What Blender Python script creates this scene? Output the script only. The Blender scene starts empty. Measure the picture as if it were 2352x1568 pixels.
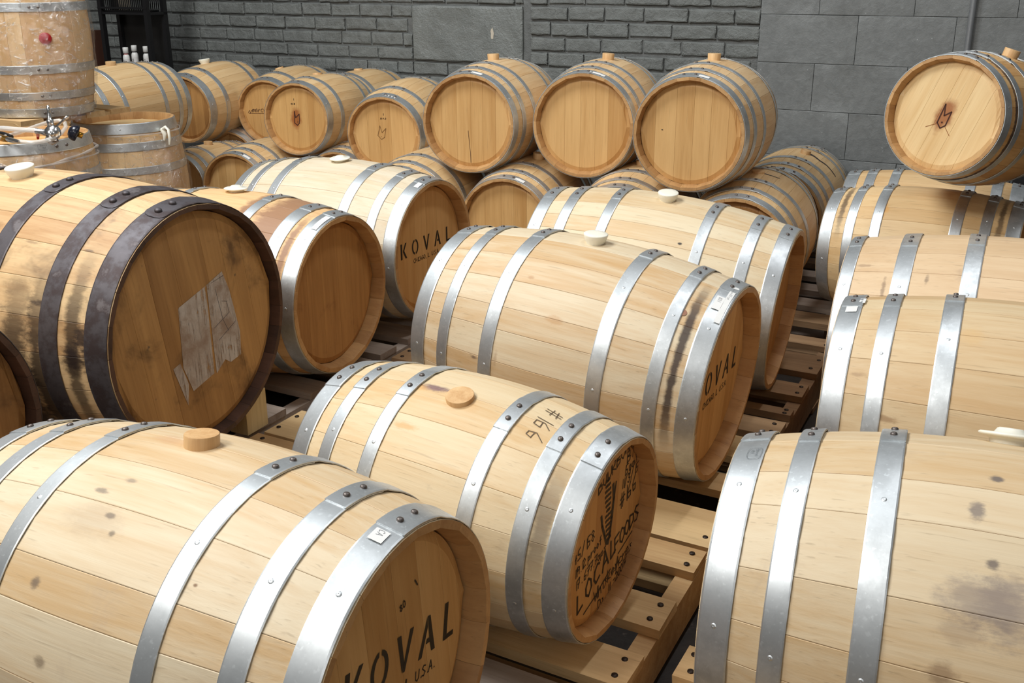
import bpy, math, random
from mathutils import Vector, Matrix
R = random.Random(7)
PI = math.pi
K = 0.9            # metres per fitting unit
ZF = 0.15          # height of the pallet tops above the floor, in units
C = bpy.context.scene.collection
scene = bpy.context.scene

# ------------------------------------------------------------------ camera
CAM =  [2253.72752, 0.31947, -0.00211, 1.26947, 0.23122, -0.95329]
FIT = {
 'C': [0.177, 2.519, 0.302, -0.505, -0.071, 1.031, 0.791, 0.29, 0.247, 0.121, 0.237, 0.32, 0.577, 0.673],
 'A': [-0.517, 1.349, 0.288, -0.458, 0.012, 0.994, 0.8, 0.29, 0.243, 0.121, 0.245, 0.337, 0.572, 0.654],
 'D': [0.457, 3.088, 0.301, -0.435, -0.078, 1.03, 0.798, 0.29, 0.246, 0.116, 0.237, 0.325, 0.581, 0.662],
 'M': [-0.681, 3.721, 0.303, -0.495, -0.002, 1.034, 0.787, 0.29, 0.246, 0.119, 0.227, 0.311, 0.523, 0.621],
 'L': [-0.952, 3.181, 0.295, -0.431, -0.003, 1.03, 0.802, 0.29, 0.246, 0.12, 0.204, 0.312, 0.571, 0.657],
 'E': [0.722, 1.282, 0.299, -0.409, 0.013, 1.02, 0.792, 0.29, 0.236, 0.123, 0.235, 0.32, 0.535, 0.629],
 'F': [1.112, 2.007, 0.291, -0.447, 0.001, 1.005, 0.798, 0.29, 0.249, 0.123, 0.235, 0.324, 0.546, 0.646],
 'G': [1.437, 2.6, 0.207, -0.469, -0.0, 1.245, 0.819, 0.29, 0.248, 0.076, 0.283, 0.374, 0.622, 0.709],
 'H': [1.51, 3.567, 0.268, -0.571, 0.023, 0.867, 0.78, 0.29, 0.247, 0.141, 0.276, 0.381, 0.549, 0.658],
 'B': [-0.102, 1.83, 0.242, -0.53, -0.038, 0.835, 0.791, 0.29, 0.242, 0.143, 0.25, 0.349, 0.588, 0.688],
 'J': [-1.258, 2.532, 0.425, -0.425, 0.011, 1.245, 0.812, 0.29, 0.249, 0.117, 0.257, 0.355, 0.635, 0.729],
 'Q1': [0.044, 4.43, 0.242, -1.939, -0.001, 0.839, 0.8, 0.29, 0.246, 0.12, 0.24, 0.33, 0.57, 0.66],
 'R1': [0.95, 3.949, 0.253, -1.978, 0.006, 0.875, 0.796, 0.29, 0.243, 0.12, 0.24, 0.33, 0.57, 0.66],
 'R2': [1.295, 4.653, 0.223, -2.048, -0.008, 0.862, 0.805, 0.29, 0.255, 0.12, 0.24, 0.33, 0.566, 0.66],
 'I': [1.739, 4.081, 0.226, -0.498, -0.002, 0.877, 0.795, 0.29, 0.252, 0.153, 0.24, 0.356, 0.525, 0.632],
 'N1': [-0.121, 4.589, 0.66, -1.914, -0.001, 0.847, 0.797, 0.29, 0.249, 0.12, 0.24, 0.33, 0.568, 0.66],
 'N2': [0.363, 4.448, 0.669, -1.895, 0.002, 0.859, 0.797, 0.29, 0.251, 0.12, 0.24, 0.33, 0.57, 0.66],
 'N3': [0.768, 4.053, 0.689, -1.975, 0.01, 0.883, 0.796, 0.29, 0.243, 0.12, 0.24, 0.33, 0.57, 0.66],
 'T2': [-1.393, 5.284, 0.217, -1.897, 0.001, 0.749, 0.8, 0.29, 0.25, 0.12, 0.24, 0.33, 0.57, 0.66],
 'S1': [-1.983, 4.855, 0.643, -2.036, -0.042, 0.761, 0.804, 0.29, 0.253, 0.12, 0.24, 0.33, 0.57, 0.647],
 'S2': [-1.841, 5.943, 0.561, -1.891, -0.054, 0.76, 0.8, 0.29, 0.249, 0.165, 0.24, 0.33, 0.42, 0.53],
 'S3': [-1.399, 6.053, 0.527, -1.864, -0.047, 0.757, 0.8, 0.29, 0.246, 0.165, 0.24, 0.33, 0.42, 0.53],
 'S4': [-1.085, 5.383, 0.558, -1.865, 0.024, 0.721, 0.799, 0.29, 0.253, 0.165, 0.24, 0.33, 0.42, 0.53],
 'S5': [-0.955, 5.93, 0.515, -1.93, 0, 0.78, 0.8, 0.29, 0.25, 0.165, 0.24, 0.33, 0.42, 0.53],
 'S6': [-0.602, 5.091, 0.543, -1.813, -0.054, 0.759, 0.801, 0.29, 0.247, 0.165, 0.24, 0.33, 0.42, 0.53],
 'T1': [-1.76, 5.48, 0.188, -1.95, 0.009, 0.65, 0.803, 0.29, 0.257, 0.12, 0.24, 0.33, 0.57, 0.66],
 'T3': [-1.647, 6.089, 0.215, -1.884, -0.003, 0.741, 0.799, 0.29, 0.246, 0.12, 0.24, 0.33, 0.57, 0.66],
 'Q0': [-0.43, 4.57, 0.25, -1.93, -0.0, 0.86, 0.8, 0.29, 0.249, 0.12, 0.24, 0.33, 0.57, 0.66],
 'Q2': [0.51, 4.15, 0.252, -1.95, -0.0, 0.87, 0.8, 0.29, 0.249, 0.12, 0.24, 0.33, 0.57, 0.66],
 'P': [1.595, 3.453, 0.786, -2.358, 0.141, 0.787, 0.799, 0.29, 0.246, 0.12, 0.24, 0.33, 0.57, 0.66],
 'U1': [-1.957, 4.053, 1.043, -0.02, 1.572, 0.762, 0.789, 0.29, 0.248, 0.12, 0.231, 0.33, 0.561, 0.671],
 'U2': [-1.762, 4.384, 0.337, -0.047, 1.576, 0.847, 0.796, 0.29, 0.248, 0.134, 0.24, 0.348, 0.548, 0.644],
 'U3': [-1.774, 3.486, 0.369, -0.183, 1.584, 0.903, 0.814, 0.29, 0.248, 0.11, 0.323, 0.4, 0.57, 0.66],
 'K': [-1.558, 1.843, 0.431, -0.522, -0.003, 1.189, 0.8, 0.29, 0.249, 0.12, 0.24, 0.33, 0.57, 0.66],
 'T4': [-0.87, 5.33, 0.217, -1.897, 0.001, 0.749, 0.8, 0.29, 0.25, 0.12, 0.24, 0.33, 0.57, 0.66],
 'T5': [-0.3, 5.22, 0.217, -1.897, 0.001, 0.749, 0.8, 0.29, 0.25, 0.12, 0.24, 0.33, 0.57, 0.66],
}
RIV = {
 'C':  {'fb': [0.032, -0.093], 'fq': [0.075, -0.07], 'fh': [0.067, -0.078], 'nb': [-0.012, -0.145], 'nq': [0.047, -0.108], 'nh': [0.065, -0.105]} ,
 'A':  {'fb': [-0.108, -0.245], 'fq': [-0.105, -0.262], 'fh': [-0.08, -0.24], 'nb': [-0.11, -0.253], 'nq': [-0.115, -0.27], 'nh': [-0.118, -0.268]} ,
 'D':  {'fb': [0.2, 0.062], 'fq': [0.25, 0.095], 'fh': [0.228, 0.052], 'nb': [0.245, 0.093], 'nq': [0.228, 0.042], 'nh': [0.222, 0.05]} ,
 'M':  {'fb': [0.147, -0.035], 'nb': [0.12, -0.025], 'nq': [0.1, -0.068], 'nh': [0.11, -0.052]} ,
 'L':  {'nb': [0.005, -0.15], 'nq': [-0.002, -0.16], 'nh': [-0.038, -0.2]} ,
 'E':  {'fh': [-0.22], 'fq': [-0.147], 'fb': [-0.173]} ,
 'F':  {'fh': [0.04], 'fq': [0.052], 'fb': [-0.585]} ,
 'G':  {'fh': [0.107, -0.018], 'fq': [0.14, 0.03], 'fb': [0.093, -0.45]} ,
 'B':  {'fb': [0.248, 0.075], 'fq': [0.265, 0.075], 'fh': [0.277, 0.077], 'nb': [0.297, 0.12], 'nq': [0.297, 0.105], 'nh': [0.287, 0.085]} ,
 'J':  {'nb': [0.238, 0.117], 'nq': [0.27, 0.142], 'nh': [0.238, 0.087]} ,
 'Q1':  {'nb': [-0.038, -0.223], 'nq': [-0.022, -0.203], 'nh': [0.032, -0.167]} ,
 'R1':  {'nb': [-0.105], 'nq': [0.03, -0.15], 'nh': [0.042, -0.155]} ,
 'R2':  {'nq': [-0.13, -0.343], 'nb': [-0.155, -0.35]} ,
 'N1':  {'nb': [0.142, -0.038], 'nq': [0.15, -0.035], 'nh': [0.172, -0.02]} ,
 'N2':  {'nb': [0.0, -0.167], 'nq': [0.13, -0.052], 'nh': [0.127, -0.073]} ,
 'N3':  {'nb': [0.123, -0.058], 'nq': [0.107, -0.08], 'nh': [0.142, -0.06]} ,
 'T2':  {'nh': [-0.065, -0.282], 'nq': [-0.14, -0.335]} ,
 'S2':  {'nq': [-0.2, -0.375]} ,
 'S6':  {'fb': [0.05, -0.188], 'nb': [-0.06, -0.295], 'nh': [-0.075, -0.328]} ,
 'P':  {'nb': [-0.323], 'nq': [-0.16, -0.348], 'nh': [-0.147, -0.34]} ,
}
BUNG =  {'C': 0.015, 'A': -0.145, 'D': 0.135, 'M': 0.065, 'L': -0.05, 'E': -0.425, 'B': 0.232, 'J': 0.135, 'Q1': -0.14, 'R1': -0.045, 'R2': -0.22, 'N1': 0.032, 'N2': -0.078, 'N3': -0.025, 'S1': -0.05, 'S2': 0.117, 'S3': 0.287, 'S4': 0.073, 'S5': 0.047, 'S6': -0.128, 'T1': -0.042, 'P': -0.28}

def W(x, y, z):
    return Vector((x*K, y*K, (z+ZF)*K))

cd = bpy.data.cameras.new('camera'); cam = bpy.data.objects.new('camera', cd); C.objects.link(cam)
cd.sensor_width = 36.0; cd.lens = CAM[0]*36/2352
cd.shift_x = -CAM[4]*100/2352; cd.shift_y = CAM[5]*100/2352
cd.clip_start = 0.02; cd.clip_end = 100
cam.matrix_world = Matrix.Translation(W(0, 0, CAM[3])) @ Matrix.Rotation(PI/2-CAM[1], 4, 'X') @ Matrix.Rotation(CAM[2], 4, 'Z')
scene.camera = cam

# ------------------------------------------------------------------ light
wd = bpy.data.worlds.new('world'); scene.world = wd; wd.use_nodes = True
bg = wd.node_tree.nodes['Background']
bg.inputs[0].default_value = (1.0, 0.96, 0.90, 1); bg.inputs[1].default_value = 0.10
def area(name, loc, target, sx, sy, power, col=(1, 1, 1)):
    l = bpy.data.lights.new(name, 'AREA'); l.shape = 'RECTANGLE'; l.size = sx; l.size_y = sy
    l.energy = power; l.color = col
    o = bpy.data.objects.new(name, l); C.objects.link(o)
    o.location = loc; d = Vector(target)-Vector(loc); o.rotation_euler = d.to_track_quat('-Z', 'Y').to_euler()
    return o
area('ceiling_and_fill_light', (-2.1, 2.6, 4.3), (-0.1, 2.9, 0), 1.3, 1.3, 143, (0.96, 0.99, 1.0))
area('ceiling_and_fill_light', (1.2, 2.6, 4.4), (0.9, 2.8, 0), 2.0, 0.35, 40, (0.97, 0.985, 1))
area('ceiling_and_fill_light', (-2.3, 0.3, 3.5), (0.0, 3.6, 0.5), 1.5, 0.7, 98, (1, 0.975, 0.93))  # added fill brightening the back-row heads and wall, not a ceiling fixture
area('ceiling_and_fill_light', (0.2, -2.6, 3.0), (0.2, 2.2, 0.4), 1.8, 0.5, 22, (1, 0.98, 0.95))  # weak unseen fill behind the camera for the low hoop highlights
scene.view_settings.view_transform = 'Standard'
scene.view_settings.look = 'None'
scene.view_settings.gamma = 1.0
scene.view_settings.use_curve_mapping = False
scene.view_settings.exposure = 0.0

# ------------------------------------------------------------------ helpers
class MB:
    def __init__(s): s.v = []; s.f = []; s.sm = []; s.uv = None
    def grid(s, rows, smooth=True, flip=False):
        b = len(s.v); n = len(rows[0])
        for r in rows: s.v.extend(tuple(p) for p in r)
        for i in range(len(rows)-1):
            for j in range(n-1):
                q = [b+i*n+j, b+i*n+j+1, b+(i+1)*n+j+1, b+(i+1)*n+j]
                s.f.append(q[::-1] if flip else q); s.sm.append(smooth)
    def poly(s, pts, smooth=False):
        b = len(s.v); s.v.extend(tuple(p) for p in pts); s.f.append(list(range(b, b+len(pts)))); s.sm.append(smooth)
    def box(s, x0, x1, y0, y1, z0, z1, j=0.0, rnd=None, M=None, bev=0.0):
        P = [(x0, y0, z0), (x1, y0, z0), (x1, y1, z0), (x0, y1, z0), (x0, y0, z1), (x1, y0, z1), (x1, y1, z1), (x0, y1, z1)]
        if j: P = [tuple(c+rnd.uniform(-j, j) for c in p) for p in P]
        if M: P = [tuple(M @ Vector(p)) for p in P]
        b = len(s.v); s.v.extend(P)
        for q in ((0, 3, 2, 1), (4, 5, 6, 7), (0, 1, 5, 4), (1, 2, 6, 5), (2, 3, 7, 6), (3, 0, 4, 7)):
            s.f.append([b+k for k in q]); s.sm.append(False)
    def lathe(s, prof, n=24, M=None, smooth=True):
        M = M or Matrix()
        rows = []
        for r, z in prof:
            rows.append([M @ Vector((r*math.cos(2*PI*k/n), r*math.sin(2*PI*k/n), z)) for k in range(n+1)])
        s.grid(rows, smooth)
    def tube(s, pts, rad, n=8, closed=False):
        pts = [Vector(p) for p in pts]; rows = []; N = len(pts); up = Vector((0, 0, 1))
        for i, p in enumerate(pts):
            d = (pts[min(i+1, N-1)]-pts[max(i-1, 0)]).normalized()
            a = d.cross(up)
            if a.length < 1e-3: a = d.cross(Vector((1, 0, 0)))
            a.normalize(); b = d.cross(a)
            r = rad[i] if isinstance(rad, (list, tuple)) else rad
            rows.append([p+r*(math.cos(2*PI*k/n)*a+math.sin(2*PI*k/n)*b) for k in range(n+1)])
        s.grid(rows, True)
        s.poly(rows[0][:-1]); s.poly(rows[-1][:-1][::-1])
    def mesh(s, name):
        me = bpy.data.meshes.new(name); me.from_pydata(s.v, [], s.f)
        me.polygons.foreach_set('use_smooth', s.sm); me.update(); return me
def obj(name, me, mat=None, parent=None, M=None):
    if isinstance(me, MB): me = me.mesh(name)
    o = bpy.data.objects.new(name, me); C.objects.link(o)
    if mat and not me.materials: me.materials.append(mat)
    if parent: o.parent = parent
    if M is not None:
        if parent: o.matrix_basis = M
        else: o.matrix_world = M
    return o
def thing(name, label, cat, M=None, group=None):
    o = bpy.data.objects.new(name, None); C.objects.link(o); o.empty_display_size = 0.1
    if M is not None: o.matrix_world = M
    o['label'] = label; o['category'] = cat
    if group: o['group'] = group
    return o
def tag(o, label, cat, group=None):
    o['label'] = label; o['category'] = cat
    if group: o['group'] = group
    return o
def fixn(me):
    import bmesh
    bm = bmesh.new(); bm.from_mesh(me); bmesh.ops.recalc_face_normals(bm, faces=bm.faces); bm.to_mesh(me); bm.free(); return me

# ------------------------------------------------------------------ materials
def srgb(r, g, b):
    f = lambda c: (c/255/12.92) if c/255 <= .04045 else ((c/255+.055)/1.055)**2.4
    return (f(r), f(g), f(b), 1)
class NT:
    def __init__(s, name):
        s.m = bpy.data.materials.new(name); s.m.use_nodes = True; s.t = s.m.node_tree; s.n = s.t.nodes; s.l = s.t.links
        s.b = s.n['Principled BSDF']
    def new(s, ty, **k):
        n = s.n.new(ty)
        for a, v in k.items(): setattr(n, a, v)
        return n
    def sock(s, n, name, v):
        i = n.inputs[name]
        if hasattr(v, 'is_output') or isinstance(v, bpy.types.NodeSocket): s.l.new(v, i)
        else: i.default_value = v
    def math(s, op, a, b=0.0, clamp=False, c=None):
        n = s.new('ShaderNodeMath', operation=op, use_clamp=clamp); s.sock(n, 0, a); s.sock(n, 1, b)
        if c is not None: s.sock(n, 2, c)
        return n.outputs[0]
    def mix(s, f, a, b, mode='MIX'):
        n = s.new('ShaderNodeMix', data_type='RGBA', blend_type=mode, clamp_factor=True)
        s.sock(n, 0, f); s.sock(n, 6, a); s.sock(n, 7, b); return n.outputs[2]
    def noise(s, vec, scale, detail=4, rough=.55, dist=0.0):
        n = s.new('ShaderNodeTexNoise'); s.sock(n, 'Vector', vec); n.inputs['Scale'].default_value = scale
        n.inputs['Detail'].default_value = detail; n.inputs['Roughness'].default_value = rough; n.inputs['Distortion'].default_value = dist
        return n.outputs['Fac']
    def ramp(s, f, a, b):
        n = s.new('ShaderNodeMapRange', clamp=True, interpolation_type='SMOOTHSTEP'); s.sock(n, 0, f); n.inputs[1].default_value = a; n.inputs[2].default_value = b
        return n.outputs[0]
    def mapv(s, vec, sc, off=None):
        n = s.new('ShaderNodeVectorMath', operation='MULTIPLY'); s.sock(n, 0, vec); n.inputs[1].default_value = sc
        if off is None: return n.outputs[0]
        m = s.new('ShaderNodeVectorMath', operation='ADD'); s.l.new(n.outputs[0], m.inputs[0]); s.l.new(off, m.inputs[1]); return m.outputs[0]
    def bump(s, h, st, dist):
        n = s.new('ShaderNodeBump'); n.inputs['Strength'].default_value = st; n.inputs['Distance'].default_value = dist; s.l.new(h, n.inputs['Height'])
        s.l.new(n.outputs[0], s.b.inputs['Normal'])
def wood(name, c1, c2, axis=0, var=0.35, bands=(), blot=0.0, blotcol=(60, 45, 40), rough=.55, dark=(45, 30, 32), spots=0.0, burn=None, wash=None, brad=.25, marks=()):
    """oak: c1 light tone, c2 deep tone, grain along local axis; bands=(x, width, strength, angle or None) of stain beside hoops"""
    T = NT(name); tc = T.new('ShaderNodeTexCoord').outputs['Object']
    oi = T.new('ShaderNodeObjectInfo').outputs['Random']
    off = T.new('ShaderNodeCombineXYZ'); r10 = T.math('MULTIPLY', oi, 23.0)
    for k in range(3): T.l.new(r10, off.inputs[k])
    sc = [95, 95, 95]; sc[axis] = 4.5
    g = T.noise(T.mapv(tc, sc, off.outputs[0]), 1.0, 5, .6, .6)
    sc2 = [26, 26, 26]; sc2[axis] = 2.2
    g2 = T.noise(T.mapv(tc, sc2, off.outputs[0]), 1.0, 3, .5, .8)
    pores = T.noise(T.mapv(tc, [260 if i != axis else 9 for i in range(3)]), 1.0, 2, .5)
    f = T.math('ADD', T.math('MULTIPLY', g, .5), T.math('MULTIPLY', g2, .75))
    f = T.math('ADD', f, T.math('MULTIPLY', oi, var))
    f = T.ramp(f, .42, .95+var)
    col = T.mix(f, srgb(*c1), srgb(*c2))
    p = T.ramp(pores, .60, .78)
    col = T.mix(T.math('MULTIPLY', p, .30), col, srgb(*[int(c*.62) for c in c2]))
    xyz = T.new('ShaderNodeSeparateXYZ'); T.l.new(tc, xyz.inputs[0])
    if spots:
        sp = T.noise(tc, 22, 3, .6); sp = T.ramp(sp, .70-.02*spots, .76)
        col = T.mix(T.math('MULTIPLY', sp, .75), col, srgb(92, 80, 70))
    if blot:
        b1 = T.noise(tc, 5.5, 5, .65, .5); b1 = T.ramp(b1, .62-blot*.22, .78-blot*.15)
        col = T.mix(T.math('MULTIPLY', b1, min(1, .45+blot*.5)), col, srgb(*blotcol))
    if wash:
        w = T.noise(T.mapv(tc, (3, 6, 6)), 1.3, 4, .6, .4); w = T.ramp(w, .42, .62)
        col = T.mix(T.math('MULTIPLY', w, .6), col, srgb(*wash))
    if bands:
        st = T.noise(T.mapv(tc, (30, 60, 60)), 1.0, 5, .7, .3)
        ln = T.noise(T.mapv(tc, (5, 14, 14)), 1.0, 3, .6)
        for (x0, w, s_, ang) in bands:
            d = T.math('ABSOLUTE', T.math('SUBTRACT', xyz.outputs[0], x0))
            m = T.math('SUBTRACT', 1.0, T.math('DIVIDE', d, w), clamp=True)
            h = T.math('ADD', T.math('MULTIPLY', m, .75), T.math('MULTIPLY', st, .6))
            h = T.math('ADD', h, T.math('MULTIPLY', ln, .5))
            h = T.ramp(h, 1.12-s_*.4, 1.30-s_*.2)
            if ang is not None:      # stained on the side that faces local direction ang (0 = up, + = -y)
                dd = T.math('ADD', T.math('MULTIPLY', xyz.outputs[2], math.cos(ang)), T.math('MULTIPLY', xyz.outputs[1], -math.sin(ang)))
                h = T.math('MULTIPLY', h, T.ramp(dd, brad*.55, brad*.92))
            col = T.mix(T.math('MULTIPLY', h, .9), col, srgb(*dark))
    for (mx, my, mz, ax, ar, st_, mc) in marks:          # single stains: centre, length along the stave, width, strength, colour
        q = T.math('DIVIDE', T.math('SUBTRACT', xyz.outputs[0], mx), ax); q1 = T.math('DIVIDE', T.math('SUBTRACT', xyz.outputs[1], my), ar); q2 = T.math('DIVIDE', T.math('SUBTRACT', xyz.outputs[2], mz), ar)
        dd = T.math('SQRT', T.math('ADD', T.math('MULTIPLY', q, q), T.math('ADD', T.math('MULTIPLY', q1, q1), T.math('MULTIPLY', q2, q2))))
        dd = T.math('ADD', dd, T.math('MULTIPLY', T.math('SUBTRACT', T.noise(T.mapv(tc, (40, 90, 90)), 1.0, 4, .7), .5), 1.5))
        col = T.mix(T.math('MULTIPLY', T.math('SUBTRACT', 1.0, T.ramp(dd, .35, 1.15)), st_), col, srgb(*mc))
    if burn:
        by, bz, br = burn
        dy = T.math('SUBTRACT', xyz.outputs[1], by); dz = T.math('MULTIPLY', T.math('SUBTRACT', xyz.outputs[2], bz), .55)
        d = T.math('SQRT', T.math('ADD', T.math('MULTIPLY', dy, dy), T.math('MULTIPLY', dz, dz)))
        d = T.math('ADD', d, T.math('MULTIPLY', T.math('SUBTRACT', T.noise(tc, 40, 3), .5), br*.8))
        m = T.math('SUBTRACT', 1.0, T.ramp(d, br*.45, br*1.15))
        col = T.mix(T.math('MULTIPLY', m, .85), col, srgb(150, 78, 25))
    T.l.new(col, T.b.inputs['Base Color'])
    T.b.inputs['Roughness'].default_value = rough
    T.b.inputs['Specular IOR Level'].default_value = .5
    T.bump(T.math('ADD', g, T.math('MULTIPLY', pores, .6)), .25, .0012)
    return T.m
def metal(name, col=(216, 221, 224), rough=.40, met=.9, spang=.5, rust=0.0, bumpd=.0006):
    T = NT(name); tc = T.new('ShaderNodeTexCoord').outputs['Object']
    n1 = T.noise(tc, 18, 5, .65); n2 = T.noise(T.mapv(tc, (220, 30, 30)), 1.0, 3, .6); n3 = T.noise(tc, 150, 2, .5)
    f = T.ramp(n1, .35, .68)
    c = T.mix(T.math('MULTIPLY', f, spang), srgb(*col), srgb(*[int(v*.72) for v in col]))
    c = T.mix(T.math('MULTIPLY', T.ramp(n3, .60, .72), .35), c, srgb(*[min(255, int(v*1.12)) for v in col]))
    if rust:
        c = T.mix(T.math('MULTIPLY', T.ramp(n1, .45, .62), rust), c, srgb(70, 58, 58))
        c = T.mix(T.math('MULTIPLY', T.ramp(T.noise(tc, 9, 6, .7), .56, .66), rust*.6), c, srgb(140, 136, 138))
    T.l.new(c, T.b.inputs['Base Color']); T.b.inputs['Metallic'].default_value = met
    T.l.new(T.math('ADD', rough-.06, T.math('MULTIPLY', n1, .22)), T.b.inputs['Roughness'])
    T.bump(T.math('ADD', n1, T.math('MULTIPLY', n2, .15)), .25, bumpd)
    return T.m
def plain(name, col, rough=.5, met=0.0, spec=.5, bump=None):
    T = NT(name); tc = T.new('ShaderNodeTexCoord').outputs['Object']
    n = T.noise(tc, 30, 4)
    T.l.new(T.mix(T.math('MULTIPLY', n, .35), srgb(*col), srgb(*[int(v*.8) for v in col])), T.b.inputs['Base Color'])
    T.b.inputs['Roughness'].default_value = rough; T.b.inputs['Metallic'].default_value = met; T.b.inputs['Specular IOR Level'].default_value = spec
    if bump: T.bump(T.noise(tc, bump[0], 4), .5, bump[1])
    return T.m
def paintwall(name, col, scale=14, rough=.42, dist=.004, speck=True):
    T = NT(name); tc = T.new('ShaderNodeTexCoord').outputs['Object']
    oi = T.new('ShaderNodeObjectInfo').outputs['Random']
    n1 = T.noise(tc, scale, 7, .62, .3); n2 = T.noise(tc, scale*14, 3, .6)
    c = T.mix(T.ramp(n1, .3, .7), srgb(*col), srgb(*[int(v*.88) for v in col]))
    c = T.mix(T.math('MULTIPLY', oi, .25), c, srgb(*[min(255, int(v*1.08)) for v in col]))
    if speck: c = T.mix(T.math('MULTIPLY', T.ramp(T.noise(tc, 75, 2, .5), .735, .76), .45), c, srgb(190, 195, 195))
    T.l.new(c, T.b.inputs['Base Color']); T.b.inputs['Roughness'].default_value = rough
    T.bump(T.math('ADD', n1, T.math('MULTIPLY', n2, .22)), .8, dist)
    return T.m
M_hoop = metal('galvanised_steel')
M_hoopd = metal('dull_galvanised_steel', (172, 178, 182), .42, .85, .6)
M_iron = metal('blackened_iron', (92, 88, 92), .5, .55, .6, rust=.8)
M_rivet = metal('rivet_steel', (120, 112, 108), .42, .85, .4)
M_ink = plain('black_stencil_ink', (28, 24, 22), .55)
M_pen = plain('marker_ink', (38, 28, 24), .55)
M_brandmark = plain('branded_char', (70, 34, 20), .8)
M_sil = plain('white_silicone', (250, 247, 232), .35); M_sil.node_tree.nodes['Principled BSDF'].inputs['Subsurface Weight'].default_value = .25
M_sil.node_tree.nodes['Principled BSDF'].inputs['Subsurface Radius'].default_value = (.02, .018, .012)
M_paper = plain('white_label_paper', (240, 240, 238), .5)
M_bungwood = wood('pale_bung_wood', (226, 190, 140), (190, 142, 90), axis=2, var=.1)
M_bungend = wood('bung_end_grain', (240, 218, 180), (220, 186, 138), axis=2, var=.1)
M_black = plain('black_metal', (22, 22, 24), .4)
M_blackp = plain('black_plastic', (14, 14, 16), .35)
M_head = wood('oak_head', (222, 180, 120), (188, 140, 80), axis=2, var=.45)
M_head_pale = wood('pale_oak_head', (236, 204, 152), (214, 172, 112), axis=2, var=.25)
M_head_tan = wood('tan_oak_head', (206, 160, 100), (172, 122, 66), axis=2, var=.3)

M_chime = wood('oak_chime', (204, 162, 110), (162, 118, 72), axis=0, var=.4)
# ------------------------------------------------------------------ barrel geometry
def dirv(phi):                     # local direction at angle phi: 0 = up, + = towards -y
    return Vector((0, -math.sin(phi), math.cos(phi)))
def barrel_matrix(f):
    x, y, z, az, pt, sc = f[:6]
    a = Vector((math.cos(az)*math.cos(pt), math.sin(az)*math.cos(pt), math.sin(pt)))
    n1 = Vector((-math.sin(az), math.cos(az), 0)); n2 = a.cross(n1)
    o = W(x, y, z)
    return Matrix(((a.x, n1.x, n2.x, o.x), (a.y, n1.y, n2.y, o.y), (a.z, n1.z, n2.z, o.z), (0, 0, 0, 1)))
def rad(f, x):
    L = f[6]*f[5]*K; rb = f[7]*f[5]*K; rh = f[8]*f[5]*K
    s = 2*x/L; return rb-(rb-rh)*s*s
def stave_mesh(f, a0, a1, nseg, ns_thin=None):
    L = f[6]*f[5]*K; T = (.026 if ns_thin is None else .019)*f[5]; ch = .030*f[5]
    mb = MB(); g = .00025/(f[7]*K)
    xs = [L/2*math.sin(PI/2*(2*i/nseg-1))*.35+.65*(L*i/nseg-L/2) for i in range(nseg+1)]
    cols = [a0+g, a0+g*5, (a0+a1)/2, a1-g*5, a1-g]; dr = [.0005, 0, 0, 0, .0005]
    def pt(x, r, a): d = dirv(a); return Vector((x, d.y*r, d.z*r))
    outer = [[pt(x, rad(f, x)-dr[j], cols[j]) for j in range(5)] for x in xs]
    mb.grid([r[1:4] for r in outer], True)
    mb.grid([r[:2] for r in outer], True); mb.grid([r[3:] for r in outer], True)
    inn = []
    for x in xs:
        e = max(0, 1-(L/2-abs(x))/ch)
        inn.append([pt(x, rad(f, x)-T+e*T*.58, c) for c in (cols[0], cols[-1])])
    mb.grid(inn, True, flip=True)
    mb.grid([[outer[i][0], inn[i][0]] for i in range(nseg+1)], False, flip=True)
    mb.grid([[outer[i][-1], inn[i][-1]] for i in range(nseg+1)], False)
    nout = nseg*4
    for e in (0, -1):
        r = outer[e]+[inn[e][1], inn[e][0]]
        mb.poly(r if e == 0 else r[::-1])
    mb.nout = nout
    return mb
def board_mesh(Rr, x0, x1, th):
    """one head board; head plane = local yz, outer face at x=0, board runs along z"""
    mb = MB(); n = 6; g = .0002; cols = [x0+g, x0+g+.0010]+[x0+(x1-x0)*k/n for k in range(1, n)]+[x1-g-.0010, x1-g]
    rows = []
    for i, y in enumerate(cols):
        y = max(-Rr+.002, min(Rr-.002, y)); h = math.sqrt(max(Rr*Rr-y*y, 1e-6)); q = .0004 if i in (0, len(cols)-1) else 0
        ins = .016*min(1, h/.05)
        ri = max(Rr-.016, .001); hi = math.sqrt(max(ri*ri-y*y, 0)) if abs(y) < ri else 0
        hi = min(hi, h)
        rows.append([Vector((-.006-q, y, -h)), Vector((-q, y, -hi)), Vector((-q, y, -hi*.33)), Vector((-q, y, hi*.33)), Vector((-q, y, hi)), Vector((-.006-q, y, h))])
    mb.grid(rows, False, flip=True)
    a = rows[0]; b = rows[-1]
    for r, fl in ((a, False), (b, True)):
        mb.grid([[p, Vector((-th, p.y, p.z))] for p in r], False, flip=fl)
    mb.grid([[r[0], Vector((-th, r[0].y, r[0].z))] for r in rows], False, flip=True)
    mb.grid([[r[-1], Vector((-th, r[-1].y, r[-1].z))] for r in rows], False)
    return mb
RIVET = None
def rivet_mesh(s=1.0):
    mb = MB(); mb.lathe([(.0050*s, -.001), (.0050*s, .0020*s), (.0042*s, .0034*s), (.0022*s, .0042*s), (.0001, .0044*s)], 12); return mb.mesh('rivet')
def nail_mesh():
    mb = MB(); mb.lathe([(.0045, -.0006), (.0030, .0006), (.0016, .0010), (.0001, .0002)], 8); return mb.mesh('hoop_nail')
RIV_ME = rivet_mesh(); RIV_J = rivet_mesh(1.6); NAIL_ME = nail_mesh()
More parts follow.
